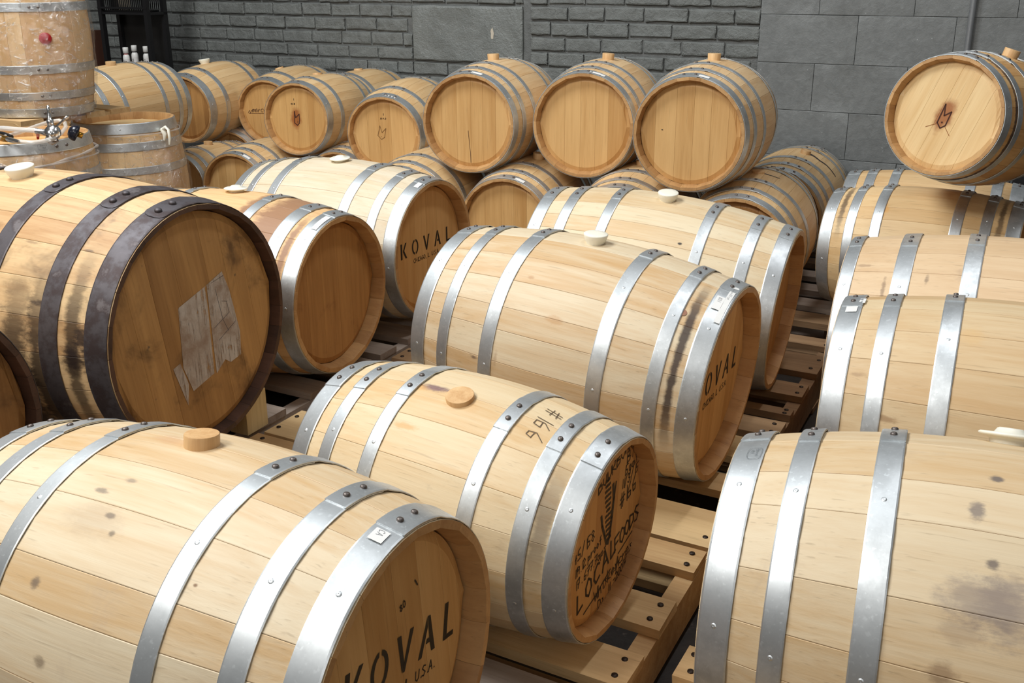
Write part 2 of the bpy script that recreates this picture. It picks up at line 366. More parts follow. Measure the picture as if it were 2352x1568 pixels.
def hoop_mesh(f, x0, x1, phi, lap=.40, off=.0012, th=.0016, rounded=False, n=96):
    mb = MB(); tot = 2*PI+lap*.9; rows_o = []; e0 = []; e1 = []
    xm = (x0+x1)/2
    steps = [0, .012, .03, .06]+[.06+(tot-.06)*i/n for i in range(1, n+1)]
    for t in steps:
        a = phi-t
        lift = .0019 if t < lap else .0019*max(0, 1-(t-lap)/.06)
        w = 1.0
        if rounded and t < .06: w = .35+.65*math.sqrt(max(0, 1-((.06-t)/.06)**2))
        A = xm+(x0-xm)*w; B = xm+(x1-xm)*w
        d = dirv(a)
        def p(x, dr): r = rad(f, x)+off+lift+dr; return Vector((x, d.y*r, d.z*r))
        rows_o.append([p(A, th*.55), p(A*.94+B*.06, th), p(A*.06+B*.94, th), p(B, th*.55)])
        e0.append([p(A, -.0004), p(A, th*.55)]); e1.append([p(B, th*.55), p(B, -.0004)])
    mb.grid([r[1:3] for r in rows_o], True, flip=True); mb.grid([r[:2] for r in rows_o], True, flip=True); mb.grid([r[2:] for r in rows_o], True, flip=True); mb.grid(e0, False, flip=True); mb.grid(e1, False, flip=True)
    q = rows_o[0]+[e1[0][1], e0[0][0]]; mb.poly(q)
    return mb
def on_barrel(f, x, phi, dr=0.0):
    """matrix whose z points outwards at the point (x, phi) of the belly, x along the barrel"""
    d = dirv(phi); r = rad(f, x)+dr
    L = f[6]*f[5]*K; sl = (rad(f, x+.001)-rad(f, x-.001))/.002
    zx = Vector((-sl, d.y, d.z)).normalized(); xx = Vector((1, 0, 0)); yy = zx.cross(xx).normalized(); xx = yy.cross(zx)
    o = Vector((x, d.y*r, d.z*r))
    return Matrix(((xx.x, yy.x, zx.x, o.x), (xx.y, yy.y, zx.y, o.y), (xx.z, yy.z, zx.z, o.z), (0, 0, 0, 1)))
def make_bung(kind, f, phi, parent, x=0.0, bs=1.0):
    mb = MB(); cap = None
    if kind == 'wood': prof = [(.0225, -.012), (.0222, .0140), (.0216, .0150)]; top = .0150
    elif kind == 'tall': prof = [(.0225, -.012), (.0240, .0215), (.0234, .0225)]; top = .0225
    elif kind == 'flat': prof = [(.0230, -.012), (.0232, .0060), (.0226, .0068)]; top = .0068
    elif kind == 'cup': prof = [(.0190, -.01), (.0225, .0015), (.0262, .0090), (.0292, .0190), (.0290, .0215), (.0274, .0226), (.0150, .0232), (.0001, .0233)]; top = None
    elif kind == 'hat': prof = [(.0210, -.01), (.0225, .0030), (.0262, .0062), (.0345, .0072), (.0352, .0095), (.0330, .0110), (.0180, .0118), (.0150, .0165), (.0125, .0178), (.0001, .0180)]; top = None
    mb.lathe(prof, 32)
    if top:
        r = prof[-1][0]; rr = random.Random(int(phi*1000)+5)
        ring = [Vector((r*math.cos(2*PI*k/32), r*math.sin(2*PI*k/32), top)) for k in range(32)]; mb.poly(ring)
    M = on_barrel(f, x, phi)
    sc = {'wood': .97, 'tall': 1.0, 'flat': 1.0, 'cup': 1.0, 'hat': 1.0}[kind]
    mat = M_sil if kind in ('cup', 'hat') else M_bungwood
    o = obj('bung', mb, mat, parent, M @ Matrix.Scale(sc*bs, 4))
    return o
def barrel(key, label, side, head, bung='wood', seams=None, roll=0.0, hoopm=None, ns=25, nseg=16, bphi=None, group=None, defphi=(.09, -.08), rounded=False, open_end=None, hw_thick=1.0, srot=0.0, name='oak_barrel', chime=None):
    f = FIT[key]; M = barrel_matrix(f); sc = f[5]; L = f[6]*sc*K; hoopm = hoopm or M_hoop
    rnd = random.Random(hash_(key))
    t = thing(name, label, 'barrel', M, group)
    # staves of uneven width
    ws = [rnd.uniform(.75, 1.3) for _ in range(ns)]; tot = sum(ws); a = srot+rnd.uniform(0, .2)
    for w in ws:
        da = 2*PI*w/tot
        sm = stave_mesh(f, a, a+da, nseg, 1 if key in ('J', 'K') else None); me = sm.mesh('stave'); me.materials.append(side); me.materials.append(chime or M_chime)
        me.polygons.foreach_set('material_index', [0]*sm.nout+[1]*(len(sm.f)-sm.nout))
        obj('stave', me, None, t); a += da
    # heads
    Rr = (f[8]*K*sc)-(.026 if key not in ('J', 'K') else .019)*sc+.006
    rec = REC.get(key, .036)*sc*K; thn = .7 if key in ('J', 'K') else 1
    for end in (1, -1):
        if seams and end == 1: cuts = [-Rr]+[s*K*sc for s in seams]+[Rr]
        else:
            nb = 6; cuts = [-Rr]; ww = [rnd.uniform(.8, 1.25) for _ in range(nb)]; sw = sum(ww); q = -Rr
            for w in ww[:-1]: q += 2*Rr*w/sw; cuts.append(q)
            cuts.append(Rr)
        Mh = Matrix.Translation((end*(L/2-rec), 0, 0)) @ (Matrix() if end == 1 else Matrix.Rotation(PI, 4, 'Z')) @ Matrix.Rotation(roll, 4, 'X')
        for i in range(len(cuts)-1):
            obj('head_board', board_mesh(Rr, cuts[i], cuts[i+1], .02), head, t, Mh)
    # hoops
    rv = RIV.get(key, {})
    for nm, i in (('h', 0), ('q', 1), ('b', 2)):
        if nm == 'q' and key in ('S2', 'S3', 'S4', 'S5', 'S6'): continue      # these smaller barrels carry four hoops
        fr = ([0.004, f[9]], [f[10], f[11]], [f[12], f[13]])[i]
        for e, sg in (('n', 1), ('f', -1)):
            xa = sg*(1-fr[1])*L/2; xb = sg*(1-fr[0])*L/2
            x0, x1 = min(xa, xb), max(xa, xb)
            p = rv.get(e+nm)
            if p is None:
                other = next(iter(rv.values()), None)
                p = list(other) if other else list(defphi)
                if len(p) == 1: p = [p[0], p[0]-.16]
            if len(p) == 1: p = [p[0], p[0]-.16]
            if p[0] < -.45: p = [p[0]+.5, p[0]+.34]
            if abs(p[0]-p[1]) > .3: p = [p[0], p[0]-.15]
            p1, p2 = max(p), min(p)
            h = obj('hoop', hoop_mesh(f, x0, x1, p1+.105/sc*.95, rounded=rounded), hoopm, t)
            for pp in (p1, p2):
                obj('rivet', RIV_J if rounded else RIV_ME, M_rivet if not rounded else M_iron, h, on_barrel(f, (x0+x1)/2, pp, .0042))
            if not rounded:
                for pp in (p1+.62+rnd.uniform(-.05, .05), p1+1.5, p1-1.2):
                    obj('hoop_nail', NAIL_ME, hoopm, h, on_barrel(f, (x0+x1)/2, pp, .0027))
    if bung: make_bung(bung, f, BUNG.get(key, 0.0) if bphi is None else bphi, t, bs={'A': 1.14, 'B': 1.12, 'E': 1.2, 'J': 1.1}.get(key, 1.0))
    t['_roll'] = roll
    return t
def hash_(s):
    h = 7
    for c in s: h = (h*131+ord(c)) % 1000003
    return h

# ------------------------------------------------------------------ writing
GL = {  # single-stroke glyphs in a 0..1 box
 'A': [[(0, 0), (.5, 1), (1, 0)], [(.2, .38), (.8, .38)]], 'B': [[(0, 0), (0, 1), (.7, .95), (.75, .6), (0, .52)], [(0, .52), (.9, .42), (.85, .05), (0, 0)]],
 'C': [[(.95, .85), (.6, 1), (.15, .8), (0, .4), (.3, 0), (.95, .1)]], 'D': [[(0, 0), (.05, 1), (.8, .75), (.9, .3), (0, 0)]],
 'E': [[(.9, 1), (0, 1), (0, 0), (.9, 0)], [(0, .5), (.7, .5)]], 'F': [[(.95, 1), (0, 1), (0, 0)], [(0, .52), (.7, .55)]],
 'G': [[(.9, .85), (.5, 1), (0, .5), (.4, 0), (.95, .2), (.95, .45), (.6, .45)]], 'H': [[(0, 0), (0, 1)], [(1, 0), (1, 1)], [(0, .5), (1, .5)]],
 'I': [[(.5, 0), (.5, 1)]], 'K': [[(0, 0), (0, 1)], [(.9, 1), (0, .45), (.9, 0)]], 'L': [[(.1, 1), (0, 0), (.9, .05)]],
 'M': [[(0, 0), (.1, 1), (.5, .4), (.9, 1), (1, 0)]], 'N': [[(0, 0), (0, 1), (.9, 0), (.95, 1)]], 'O': [[(.5, 1), (.05, .7), (.05, .25), (.5, 0), (.95, .3), (.92, .75), (.5, 1)]],
 'R': [[(0, 0), (0, 1), (.8, .85), (.7, .5), (0, .45), (.9, 0)]], 'S': [[(.9, .9), (.4, 1), (.05, .75), (.85, .3), (.5, 0), (.0, .1)]],
 'T': [[(0, 1), (1, 1)], [(.5, 1), (.45, 0)]], 'U': [[(0, 1), (.05, .2), (.5, 0), (.9, .2), (.95, 1)]], 'V': [[(0, 1), (.5, 0), (1, 1)]], 'W': [[(0, 1), (.25, 0), (.5, .7), (.75, 0), (1, 1)]],
 '0': [[(.5, 1), (.1, .7), (.1, .25), (.5, 0), (.9, .3), (.85, .75), (.5, 1)]], '1': [[(.5, 0), (.55, 1)]], '2': [[(.1, .8), (.5, 1), (.85, .7), (0, 0), (1, .05)]],
 '3': [[(.1, .95), (.8, .85), (.35, .52), (.85, .3), (.4, 0), (0, .1)]], '4': [[(.3, 1), (.05, .45), (.9, .45)], [(.7, .9), (.65, 0)]],
 '5': [[(.9, 1), (.2, 1), (.1, .55), (.75, .5), (.7, .05), (0, .05)]], '6': [[(.75, 1), (.15, .5), (.2, .05), (.7, .0), (.8, .4), (.2, .45)]],
 '7': [[(0, .95), (.9, 1), (.35, 0)], [(.25, .5), (.8, .5)]], '8': [[(.5, .55), (.1, .8), (.5, 1), (.85, .8), (.15, .25), (.5, 0), (.9, .25), (.5, .55)]], '9': [[(.8, .6), (.2, .6), (.3, 1), (.8, .9), (.6, 0)]],
 '#': [[(.3, 0), (.5, 1)], [(.65, 0), (.85, 1)], [(0, .35), (1, .4)], [(.05, .68), (1.1, .72)]], '/': [[(.1, -.1), (.8, 1.1)]], '.': [[(.3, 0), (.4, .06)]], '-': [[(.1, .45), (.8, .5)]], ',': [[(.4, .1), (.25, -.15)]],
 "'": [[(.4, 1), (.3, .8)]],
 'a': [[(.75, .55), (.3, .6), (.05, .25), (.4, 0), (.75, .2), (.78, .55), (.85, 0)]], 'b': [[(.1, 1), (.1, 0), (.7, .1), (.6, .5), (.1, .4)]], 'c': [[(.8, .5), (.3, .6), (.05, .25), (.4, 0), (.85, .1)]], 'd': [[(.8, 1), (.75, 0), (.2, .05), (.15, .5), (.75, .45)]],
 'e': [[(.05, .3), (.8, .35), (.5, .6), (.1, .4), (.2, .05), (.85, .08)]], 'f': [[(.8, .95), (.45, .9), (.4, -.1)], [(.1, .5), (.8, .5)]], 'g': [[(.75, .55), (.2, .55), (.2, .1), (.7, .1), (.75, .55), (.7, -.35), (.1, -.35)]],
 'h': [[(.1, 1), (.1, 0), (.15, .4), (.7, .5), (.75, 0)]], 'i': [[(.4, .5), (.4, 0)], [(.4, .72), (.44, .76)]], 'k': [[(.1, 1), (.1, 0)], [(.7, .55), (.1, .25), (.8, 0)]], 'l': [[(.3, 1), (.35, 0)]],
 'n': [[(.1, .55), (.1, 0), (.15, .4), (.7, .5), (.75, 0)]], 'm': [[(0, .5), (.05, 0), (.1, .4), (.4, .5), (.45, 0), (.5, .4), (.85, .5), (.9, 0)]], 'o': [[(.45, .58), (.08, .3), (.45, 0), (.82, .3), (.45, .58)]], 'p': [[(.1, .55), (.05, -.4)], [(.1, .45), (.7, .5), (.6, .05), (.1, .08)]],
 'r': [[(.15, .55), (.15, 0), (.2, .35), (.75, .5)]], 's': [[(.75, .5), (.3, .55), (.7, .2), (.1, 0)]], 't': [[(.4, .95), (.4, .05), (.75, .05)], [(.1, .6), (.75, .62)]], 'u': [[(.1, .55), (.15, .05), (.65, .1), (.7, .55), (.75, 0)]], 'v': [[(.1, .5), (.4, 0), (.75, .55)]], 'w': [[(0, .5), (.2, 0), (.45, .4), (.65, 0), (.9, .5)]],
 'y': [[(.1, .55), (.4, .1)], [(.8, .55), (.15, -.4)]],
}
def ribbon(mb, pts, w, mapf, taper=False):
    P = [Vector((a, b)) for a, b in pts]
    for i in range(len(P)-1):
        a, b = P[i], P[i+1]; d = b-a
        if d.length < 1e-7: continue
        d.normalize(); n = Vector((-d.y, d.x))*w/2; a2 = a-d*w*.3; b2 = b+d*w*.3
        mb.poly([mapf(*(a2-n)), mapf(*(b2-n)), mapf(*(b2+n)), mapf(*(a2+n))])
def text(mb, s, x, y, h, ang, w, mapf, sp=.78, asp=.62, seed=1, jit=.06, slant=.15):
    rr = random.Random(seed); ca, sa = math.cos(ang), math.sin(ang); cx = 0
    for ch in s:
        if ch == ' ': cx += h*.4; continue
        g = GL.get(ch)
        if not g: continue
        for st in g:
            pts = []
            for (a, b) in st:
                a += rr.uniform(-jit, jit); b += rr.uniform(-jit, jit)
                lx = cx+(a+slant*b)*h*asp; ly = b*h
                pts.append((x+lx*ca-ly*sa, y+lx*sa+ly*ca))
            ribbon(mb, pts, w, mapf)
        cx += h*sp*(.45 if ch in "1Iil.,'" else 1)
    return cx
REC = {'J': .018, 'K': .018}
SHIFT = {'A': (-.008, .009), 'M': (-.012, .010), 'C': (-.034, .012), 'B': (-.021, .014), 'J': (-.026, .011)}
def headmap(key, lift=.0006):
    f = FIT[key]; s = f[5]*K; X = f[6]*s/2-REC.get(key, .036)*s+lift; du, dv = SHIFT.get(key, (0, 0))
    return lambda u, v: Vector((X, (u+du)*s, (v+dv)*s))
def stencil(key, t, cx, cy, h, ang, pitchx, sub=True):
    """K O V A L in stencil capitals, small line below"""
    mp = headmap(key); mb = MB(); ca, sa = math.cos(ang), math.sin(ang)
    def pl(pts, ox):
        mb.poly([mp(cx+(ox+a*h)*ca-b*h*sa, cy+(ox+a*h)*sa+b*h*ca) for a, b in pts])
    o = -2*pitchx
    w = .17
    pl([(-.3, -.5), (-.3+w, -.5), (-.3+w, .5), (-.3, .5)], o)
    pl([(-.06, .03), (.20, .5), (.36, .5), (.06, -.03)], o); pl([(-.07, -.02), (.04, .10), (.38, -.5), (.21, -.5)], o)
    o += pitchx
    N = 10
    for sg in (1, -1):
        for i in range(N):
            a0 = -PI/2+.16+(PI-.32)*i/N; a1 = -PI/2+.16+(PI-.32)*(i+1)/N
            q = [(sg*.36*math.cos(a0), .5*math.sin(a0)), (sg*.36*math.cos(a1), .5*math.sin(a1)), (sg*.20*math.cos(a1)+sg*.02, .36*math.sin(a1)), (sg*.20*math.cos(a0)+sg*.02, .36*math.sin(a0))]
            pl(q if sg == 1 else q[::-1], o)
    o += pitchx
    pl([(-.36, .5), (-.06, -.5), (.02, -.28), (-.19, .5)], o); pl([(.20, .5), (.36, .5), (.06, -.5), (-.03, -.5), (-.0, -.3)], o)
    o += pitchx
    pl([(-.38, -.5), (-.22, -.5), (-.01, .22), (-.06, .5)], o); pl([(-.04, .5), (.08, .5), (.40, -.5), (.23, -.5), (.13, -.22), (-.06, -.22), (-.02, -.09), (.09, -.09)], o)
    o += pitchx
    pl([(-.24, -.5), (-.24+w, -.44), (-.24+w, .5), (-.24, .5)], o); pl([(-.20, -.5), (.26, -.5), (.26, -.37), (-.04, -.37)], o)
    obj('stencil_lettering', mb, M_ink, t)
    if sub:
        mb = MB(); s = 'CHICAGO, IL  U.S.A.'; hh = h*.27
        L = 0
        L = text(MB(), s, 0, 0, hh, 0, .001, mp, slant=0, jit=0)
        lx = -L/2; ly = -h*1.02
        text(mb, s, cx+lx*ca-ly*sa, cy+lx*sa+ly*ca, hh, ang, hh*.13, mp, slant=0, jit=0)
        obj('stencil_small_print', mb, M_ink, t)
def emblem(key, t, pts, w, mat, dot=None):
    mb = MB(); mp = headmap(key, .0008); ribbon(mb, pts+[pts[0]], w, mp)
    if dot: ribbon(mb, [dot, (dot[0]+w*.6, dot[1])], w*1.2, mp)
    obj('branded_emblem', mb, mat, t)
def sticker(key, t, xf, phi0, phi1, wx, mat=None, txt=None, tilt=0.0, dr=.0046):
    """small paper label lying on a hoop; xf = signed fraction of half length"""
    f = FIT[key]; L = f[6]*f[5]*K; x = xf*L/2; mb = MB(); rows = []
    for i in range(5):
        p = phi0+(phi1-phi0)*i/4; d = dirv(p); row = []
        for q in (-1, 1):
            xx = x+q*wx/2; r = rad(f, xx)+dr; row.append(Vector((xx, d.y*r, d.z*r)))
        rows.append(row)
    mb.grid(rows, True, flip=True)
    o = obj('paper_label', mb, mat or M_paper, t)
    if txt:
        m2 = MB(); s = f[7]*f[5]*K
        def mp(u, v):
            d = dirv(phi0+(phi1-phi0)*.08+u/s); r = rad(f, x+v)+dr+.0004; return Vector((x+v, d.y*r, d.z*r))
        text(m2, txt, 0, -wx*.22, wx*.42, 0, wx*.04, mp, slant=0, jit=.02)
        obj('label_print', m2, plain('faint_print', (150, 152, 155), .6) if 'faint_print' not in bpy.data.materials else bpy.data.materials['faint_print'], o)
    return o
def hoop_stamp(key, t, xf, phi, w, h, txt=('Barrel', 'Mill')):
    f = FIT[key]; L = f[6]*f[5]*K; x = xf*L/2; mb = MB(); s = f[7]*f[5]*K
    def mp(u, v): d = dirv(phi+u/s); r = rad(f, x+v)+.0042; return Vector((x+v, d.y*r, d.z*r))
    N = 24; ring = []
    for k in range(N+1):
        a = 2*PI*k/N; c, q = math.cos(a), math.sin(a)
        ring.append((w/2*(abs(c)**.6)*(1 if c > 0 else -1), h/2*(abs(q)**.6)*(1 if q > 0 else -1)))
    ribbon(mb, ring, .0006, mp)
    text(mb, txt[0], -w*.36, h*.05, h*.26, 0, .0006, mp, slant=0, jit=0)
    text(mb, txt[1], -w*.25, -h*.32, h*.26, 0, .0006, mp, slant=0, jit=0)
    obj('hoop_stamp', mb, plain('stamp_ink', (110, 116, 120), .5) if 'stamp_ink' not in bpy.data.materials else bpy.data.materials['stamp_ink'], t)

# ------------------------------------------------------------------ setting
EU = Vector((.886, -.464, 0)); EV = Vector((.464, .886, 0))      # directions along / towards the wall
FR = Matrix(((EU.x*K, EV.x*K, 0, 0), (EU.y*K, EV.y*K, 0, 0), (0, 0, K, ZF*K), (0, 0, 0, 1)))   # wall frame (u, v, z) in units
def struct(name, mb, mat, parent=None):
    o = obj(name, mb, mat, parent); o['kind'] = 'structure'; return o
T = NT('dark_stained_concrete'); tc = T.new('ShaderNodeTexCoord').outputs['Object']
n1 = T.noise(tc, 2.2, 8, .65, .4); n2 = T.noise(tc, 26, 5, .7); n3 = T.noise(tc, 7, 4, .6)
c = T.mix(T.ramp(n1, .35, .65), srgb(42, 37, 34), srgb(66, 60, 56))
c = T.mix(T.math('MULTIPLY', T.ramp(n2, .58, .7), .6), c, srgb(120, 108, 100))
c = T.mix(T.math('MULTIPLY', T.ramp(n3, .55, .66), .5), c, srgb(28, 24, 22))
T.l.new(c, T.b.inputs['Base Color']); T.b.inputs['Roughness'].default_value = .5; T.bump(n2, .4, .003); M_floor = T.m
mb = MB(); mb.box(-7, 6, -4, 8, -.1, 0); struct('floor', mb, M_floor)
M_brick = paintwall('grey_painted_brick', (124, 128, 126), 20, .38, .020)
M_block = paintwall('grey_painted_block', (122, 125, 125), 30, .42, .0035)
M_mort = paintwall('grey_painted_mortar', (108, 111, 110), 18, .45, .010, False)
VW = 5.166
def fbox(mb, u0, u1, v0, v1, z0, z1, j=0.0, rnd=None, bevel=0.0):
    """box in the wall frame, front edges bevelled by moving the front face in"""
    if not bevel:
        mb.box(u0, u1, v0, v1, z0, z1, j, rnd, FR); return
    rn = rnd or R; jj = lambda: rn.uniform(-j, j)
    n = max(3, int((u1-u0)/.05)); nz = 3
    rows = []
    e2 = bevel*1.8
    us = [u0, u0+bevel]+[u0+e2+(u1-u0-2*e2)*k/n for k in range(0, n+1)]+[u1-bevel, u1]
    zs = [z0, z0+bevel]+[z0+e2+(z1-z0-2*e2)*k/nz for k in range(0, nz+1)]+[z1-bevel, z1]
    for iz, z in enumerate(zs):
        row = []
        for iu, u in enumerate(us):
            edge = iz in (0, len(zs)-1) or iu in (0, len(us)-1)
            dv = bevel if edge else 0
            row.append(FR @ Vector((u+jj()*.8, v0+dv+jj()*.6, z+jj()*(1.0 if edge else .5))))
        rows.append(row)
    mb.grid(rows, True)
    bk = [FR @ Vector(p) for p in ((u0, v1, z0), (u1, v1, z0), (u1, v1, z1), (u0, v1, z1))]
    mb.grid([rows[0], [FR @ Vector((u, v1, z0)) for u in us]], False, flip=True)
    mb.grid([rows[-1], [FR @ Vector((u, v1, z1)) for u in us]], False)
    mb.grid([[r[0], FR @ Vector((u0, v1, z))] for r, z in zip(rows, zs)], False)
    mb.grid([[r[-1], FR @ Vector((u1, v1, z))] for r, z in zip(rows, zs)], False, flip=True)
# wall behind: backing, bricks, plaster patch, blocks.  u of a point t along the wall from the block seam
def ut(t): return -.886*.886*t-.463*.464*t+(1.47*.886-5.05*.464)
wall = thing('wall_back', 'x', 'x'); del wall['label'], wall['category']; wall['kind'] = 'structure'
mb = MB(); fbox(mb, ut(6.9), ut(-1.8), VW+.009, VW+.25, -ZF, 3.6); obj('mortar_backing', mb, M_mort, wall)
rb = random.Random(3)
seam = ut(.29); pil0 = ut(2.414); pil1 = ut(1.655); slot1 = ut(1.607)
CH = .084
def brick_run(ua, ub, zlist, v=VW, first=.0, short=False):
    for k, z in enumerate(zlist):
        u = ua-(.12 if k % 2 else 0)*1.0
        while u < ub-.01:
            w = .235*rb.uniform(.93, 1.07)
            a = max(u+.004, ua+.002); b = min(u+w-.005, ub-.002)
            if ub-b < .03: b = ub-.002
            if b-a > .03:
                mb = MB(); fbox(mb, a, b, v-rb.uniform(.000, .010), v+.05, z+rb.uniform(.001, .006), z+CH-rb.uniform(.010, .017), .0034, rb, .005)
                obj('brick', mb, M_brick, wall)
            u += w
zs = [.945+CH*k for k in range(-7, 7)]
brick_run(ut(5.6), pil0, zs)
brick_run(slot1, seam, [z for z in zs])
# pilaster: plain smeared plaster between a few courses
brick_run(pil0, pil1, [zs[k] for k in (0, 1, 2, 3, 4)], v=VW-.004)
brick_run(pil0, pil1, [zs[k] for k in (9, 10, 11, 12, 13)], v=VW-.004)
mb = MB(); fbox(mb, pil0+.004, pil1-.002, VW-.012, VW+.05, zs[5]+.002, zs[9]-.015, .0035, rb, .008); obj('plaster_patch', mb, paintwall('grey_painted_plaster', (126, 130, 128), 9, .4, .02), wall)
mb = MB(); fbox(mb, pil1+.001, slot1-.001, VW+.015, VW+.06, -ZF, 3.4); obj('slot_strip', mb, plain('dark_slot_strip', (58, 60, 60), .5, bump=(40, .01)), wall)  # dark strip set back in the slot beside the pilaster
# concrete blocks
for k in range(-2, 11):
    z0 = .373+.2355*k; z1 = z0+.2355; off = 0 if k % 2 else .5
    u = seam+.002-(.0 if off else .22)
    first = True
    uu = [seam]
    base = ut(-.191) if k % 2 == 0 else ut(.0)          # vertical joints
    x = base
    while x > seam: x -= .443
    x += .443
    while x < seam+3.2: uu.append(x); x += .443
    if len(uu) > 1 and uu[1]-uu[0] < .07: uu.pop(1)
    for a, b in zip(uu[:-1], uu[1:]):
        mb = MB(); fbox(mb, a+.001, b-.001, VW-.004, VW+.05, z0+.001, z1-.001, .0004, rb, .0012); obj('concrete_block', mb, M_block, wall)
mb = MB()
fbox(mb, -5.6, 2.6, VW+.0215, VW+.0219, -ZF, -ZF+.01)
# chipped paint spot on the pilaster
mb = MB(); rr = random.Random(9); cu, cz = ut(1.85), .948; pts = []
for a in range(16):
    q = 2*PI*a/16; pts.append(FR @ Vector((cu+.012*math.cos(q)*rr.uniform(.5, 1.3), VW-.0135, cz-.0+.034*math.sin(q)*rr.uniform(.7, 1.2))))
mb.poly(pts); obj('chipped_paint', mb, plain('bare_plaster', (205, 195, 178), .7), wall)
# conduit
mb = MB(); up = ut(-.697)
mb.tube([FR @ Vector((up, VW-.028, z)) for z in (-ZF, .5, 1, 2, 3.6)], .0125, 12)
tag(obj('conduit_pipe', mb, metal('painted_conduit', (150, 154, 158), .3, .5, .3)), 'thin grey steel conduit running up the block wall', 'pipe')

# ------------------------------------------------------------------ pallets
M_pal = wood('pine_pallet', (222, 190, 140), (178, 138, 90), axis=0, var=.45, rough=.7)
M_palg = wood('weathered_pallet', (186, 172, 160), (140, 122, 108), axis=0, var=.5, rough=.8)
M_nail = plain('nail_head', (60, 50, 44), .5, .6)
NAILH = MB(); NAILH.lathe([(.0062, -.001), (.0060, .0006), (.0001, .0009)], 10); NAILH = NAILH.mesh('nail_head')
def pallet(label, u0, u1, v0, v1, boards, mat, nails=True, z=0.0, h=ZF, group=None, bottom=True):
    """boards = list of (v0, v1) of deck boards; stringers run along v"""
    o = FR @ Vector(((u0+u1)/2, (v0+v1)/2, z-h)); M = Matrix(((EU.x, EV.x, 0, o.x), (EU.y, EV.y, 0, o.y), (0, 0, 1, o.z), (0, 0, 0, 1)))
    t = thing('wooden_pallet', label, 'pallet', M, group); um = (u0+u1)/2; vm = (v0+v1)/2
    bt = .022*K; H = h*K
    def bx(a, b, c, d, e, f, nm, j=.002):
        mb = MB(); mb.box((a-um)*K, (b-um)*K, (c-vm)*K, (d-vm)*K, e, f, j, R)
        mm = mb.mesh(nm)
        return obj(nm, mm, mat, t)
    sw = .042
    for us in (u0+.004, um-sw/2, u1-.004-sw):
        o = bx(us, us+sw, v0, v1, bt*.95, H-bt-.001, 'stringer')
    for (a, b) in boards:
        e = R.uniform(-.006, .006)
        d = bx(u0+e, u1+e*.5, a, b, H-bt, H, 'deck_board', .0012)
        if nails:
            for us in (u0+.025, um, u1-.025):
                for vv in (a+(b-a)*.25, a+(b-a)*.75):
                    obj('nail', NAILH, M_nail, d, Matrix.Translation(((us-um)*K+R.uniform(-.006, .006), (vv-vm)*K, H+.0012)))
    if bottom:
        for (a, b) in ((v0, v0+.11), (vm-.05, vm+.05), (v1-.11, v1)): bx(u0, u1, a, b, .001, bt, 'bottom_board')
    return t
def bl(v0, v1, n, w=.10): return [(v0+(v1-v0-w)*i/(n-1), v0+(v1-v0-w)*i/(n-1)+w) for i in range(n)]
uR = -.537
pallet('light pine pallet under the barrel with handwriting, nail heads showing', uR-1.35, uR, 1.432, 2.575, [(1.432, 1.535), (1.625, 1.735), (1.855, 1.95), (1.965, 2.13), (2.235, 2.335), (2.44, 2.575)], M_pal)
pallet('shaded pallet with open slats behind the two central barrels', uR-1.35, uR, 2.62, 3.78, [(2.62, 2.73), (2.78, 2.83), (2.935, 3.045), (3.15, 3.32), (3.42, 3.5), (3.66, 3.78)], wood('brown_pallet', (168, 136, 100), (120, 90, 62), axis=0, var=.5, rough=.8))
pallet('pallet beneath the barrel nearest the camera at bottom left', uR-1.25, uR-.02, .25, 1.39, bl(.25, 1.39, 7), M_palg, nails=False)
pallet('grey weathered pallet under the dark barrel', uR-2.75, uR-1.40, 1.43, 2.57, [(1.43, 1.53), (1.62, 1.72), (1.78, 1.86), (1.97, 2.12), (2.24, 2.34), (2.43, 2.57)], M_palg, nails=False)
pallet('grey pallet under the stained and pale barrels left of centre', uR-2.75, uR-1.40, 2.62, 3.78, bl(2.62, 3.78, 7), M_palg, nails=False)
pallet('pallet under the half-hidden dark barrel on the left edge', uR-2.6, uR-1.30, .25, 1.38, bl(.25, 1.38, 6), M_palg, nails=False)
pallet('pallet under the plastic-wrapped standing barrels', uR-4.15, uR-2.80, 1.75, 3.5, bl(1.75, 3.5, 9), M_pal, nails=False)
pallet('long pallet under the left back rows', -4.9, -2.62, 3.86, 5.0, bl(3.86, 5.0, 6), M_palg, nails=False)
pallet('long pallet under the middle back row', -2.58, -.6, 3.86, 5.0, bl(3.86, 5.0, 6), M_palg, nails=False)
uL = -.47
pallet('pine pallet whose corner shows beside the front right barrel', uL, uL+1.3, .55, 1.61, bl(.55, 1.61, 6), M_pal)
pallet('pallet under the second barrel of the right column', uL, uL+1.3, 1.72, 2.60, bl(1.72, 2.60, 6), M_pal, nails=False)
pallet('farthest pallet of the right column', uL, uL+1.3, 3.50, 4.5, bl(3.50, 4.5, 7), M_pal, nails=False)

# ------------------------------------------------------------------ woods of single barrels
C1, C2 = (226, 210, 180), (202, 164, 112)
def bw(key, lo, hi, sg, width, st, ang):
    """stain band centred in the gap between two hoop fractions"""
    f = FIT[key]; L = f[6]*f[5]*K; return (sg*(1-(lo+hi)/2)*L/2, width, st, ang)
W_A = wood('oak_staves_scuffed', C1, C2, blot=.12, blotcol=(186, 166, 146), marks=[(-.050,-.096,.240,.014,.005,.7,(110,98,86)), (-.007,-.124,.228,.010,.005,.75,(104,92,82)), (-.021,-.072,.249,.012,.005,.6,(120,106,92)), (.014,-.142,.217,.006,.004,.7,(90,80,70)), (-.064,-.202,.160,.010,.009,.8,(112,98,86)), (.165,-.158,.195,.004,.003,.9,(120,80,40)), (-.021,-.245,.084,.012,.010,.6,(100,80,64)), (-.03,-.13,.215,.06,.03,.22,(150,128,108)), (-.05,.031,.257,.035,.018,.35,(196,150,116))])
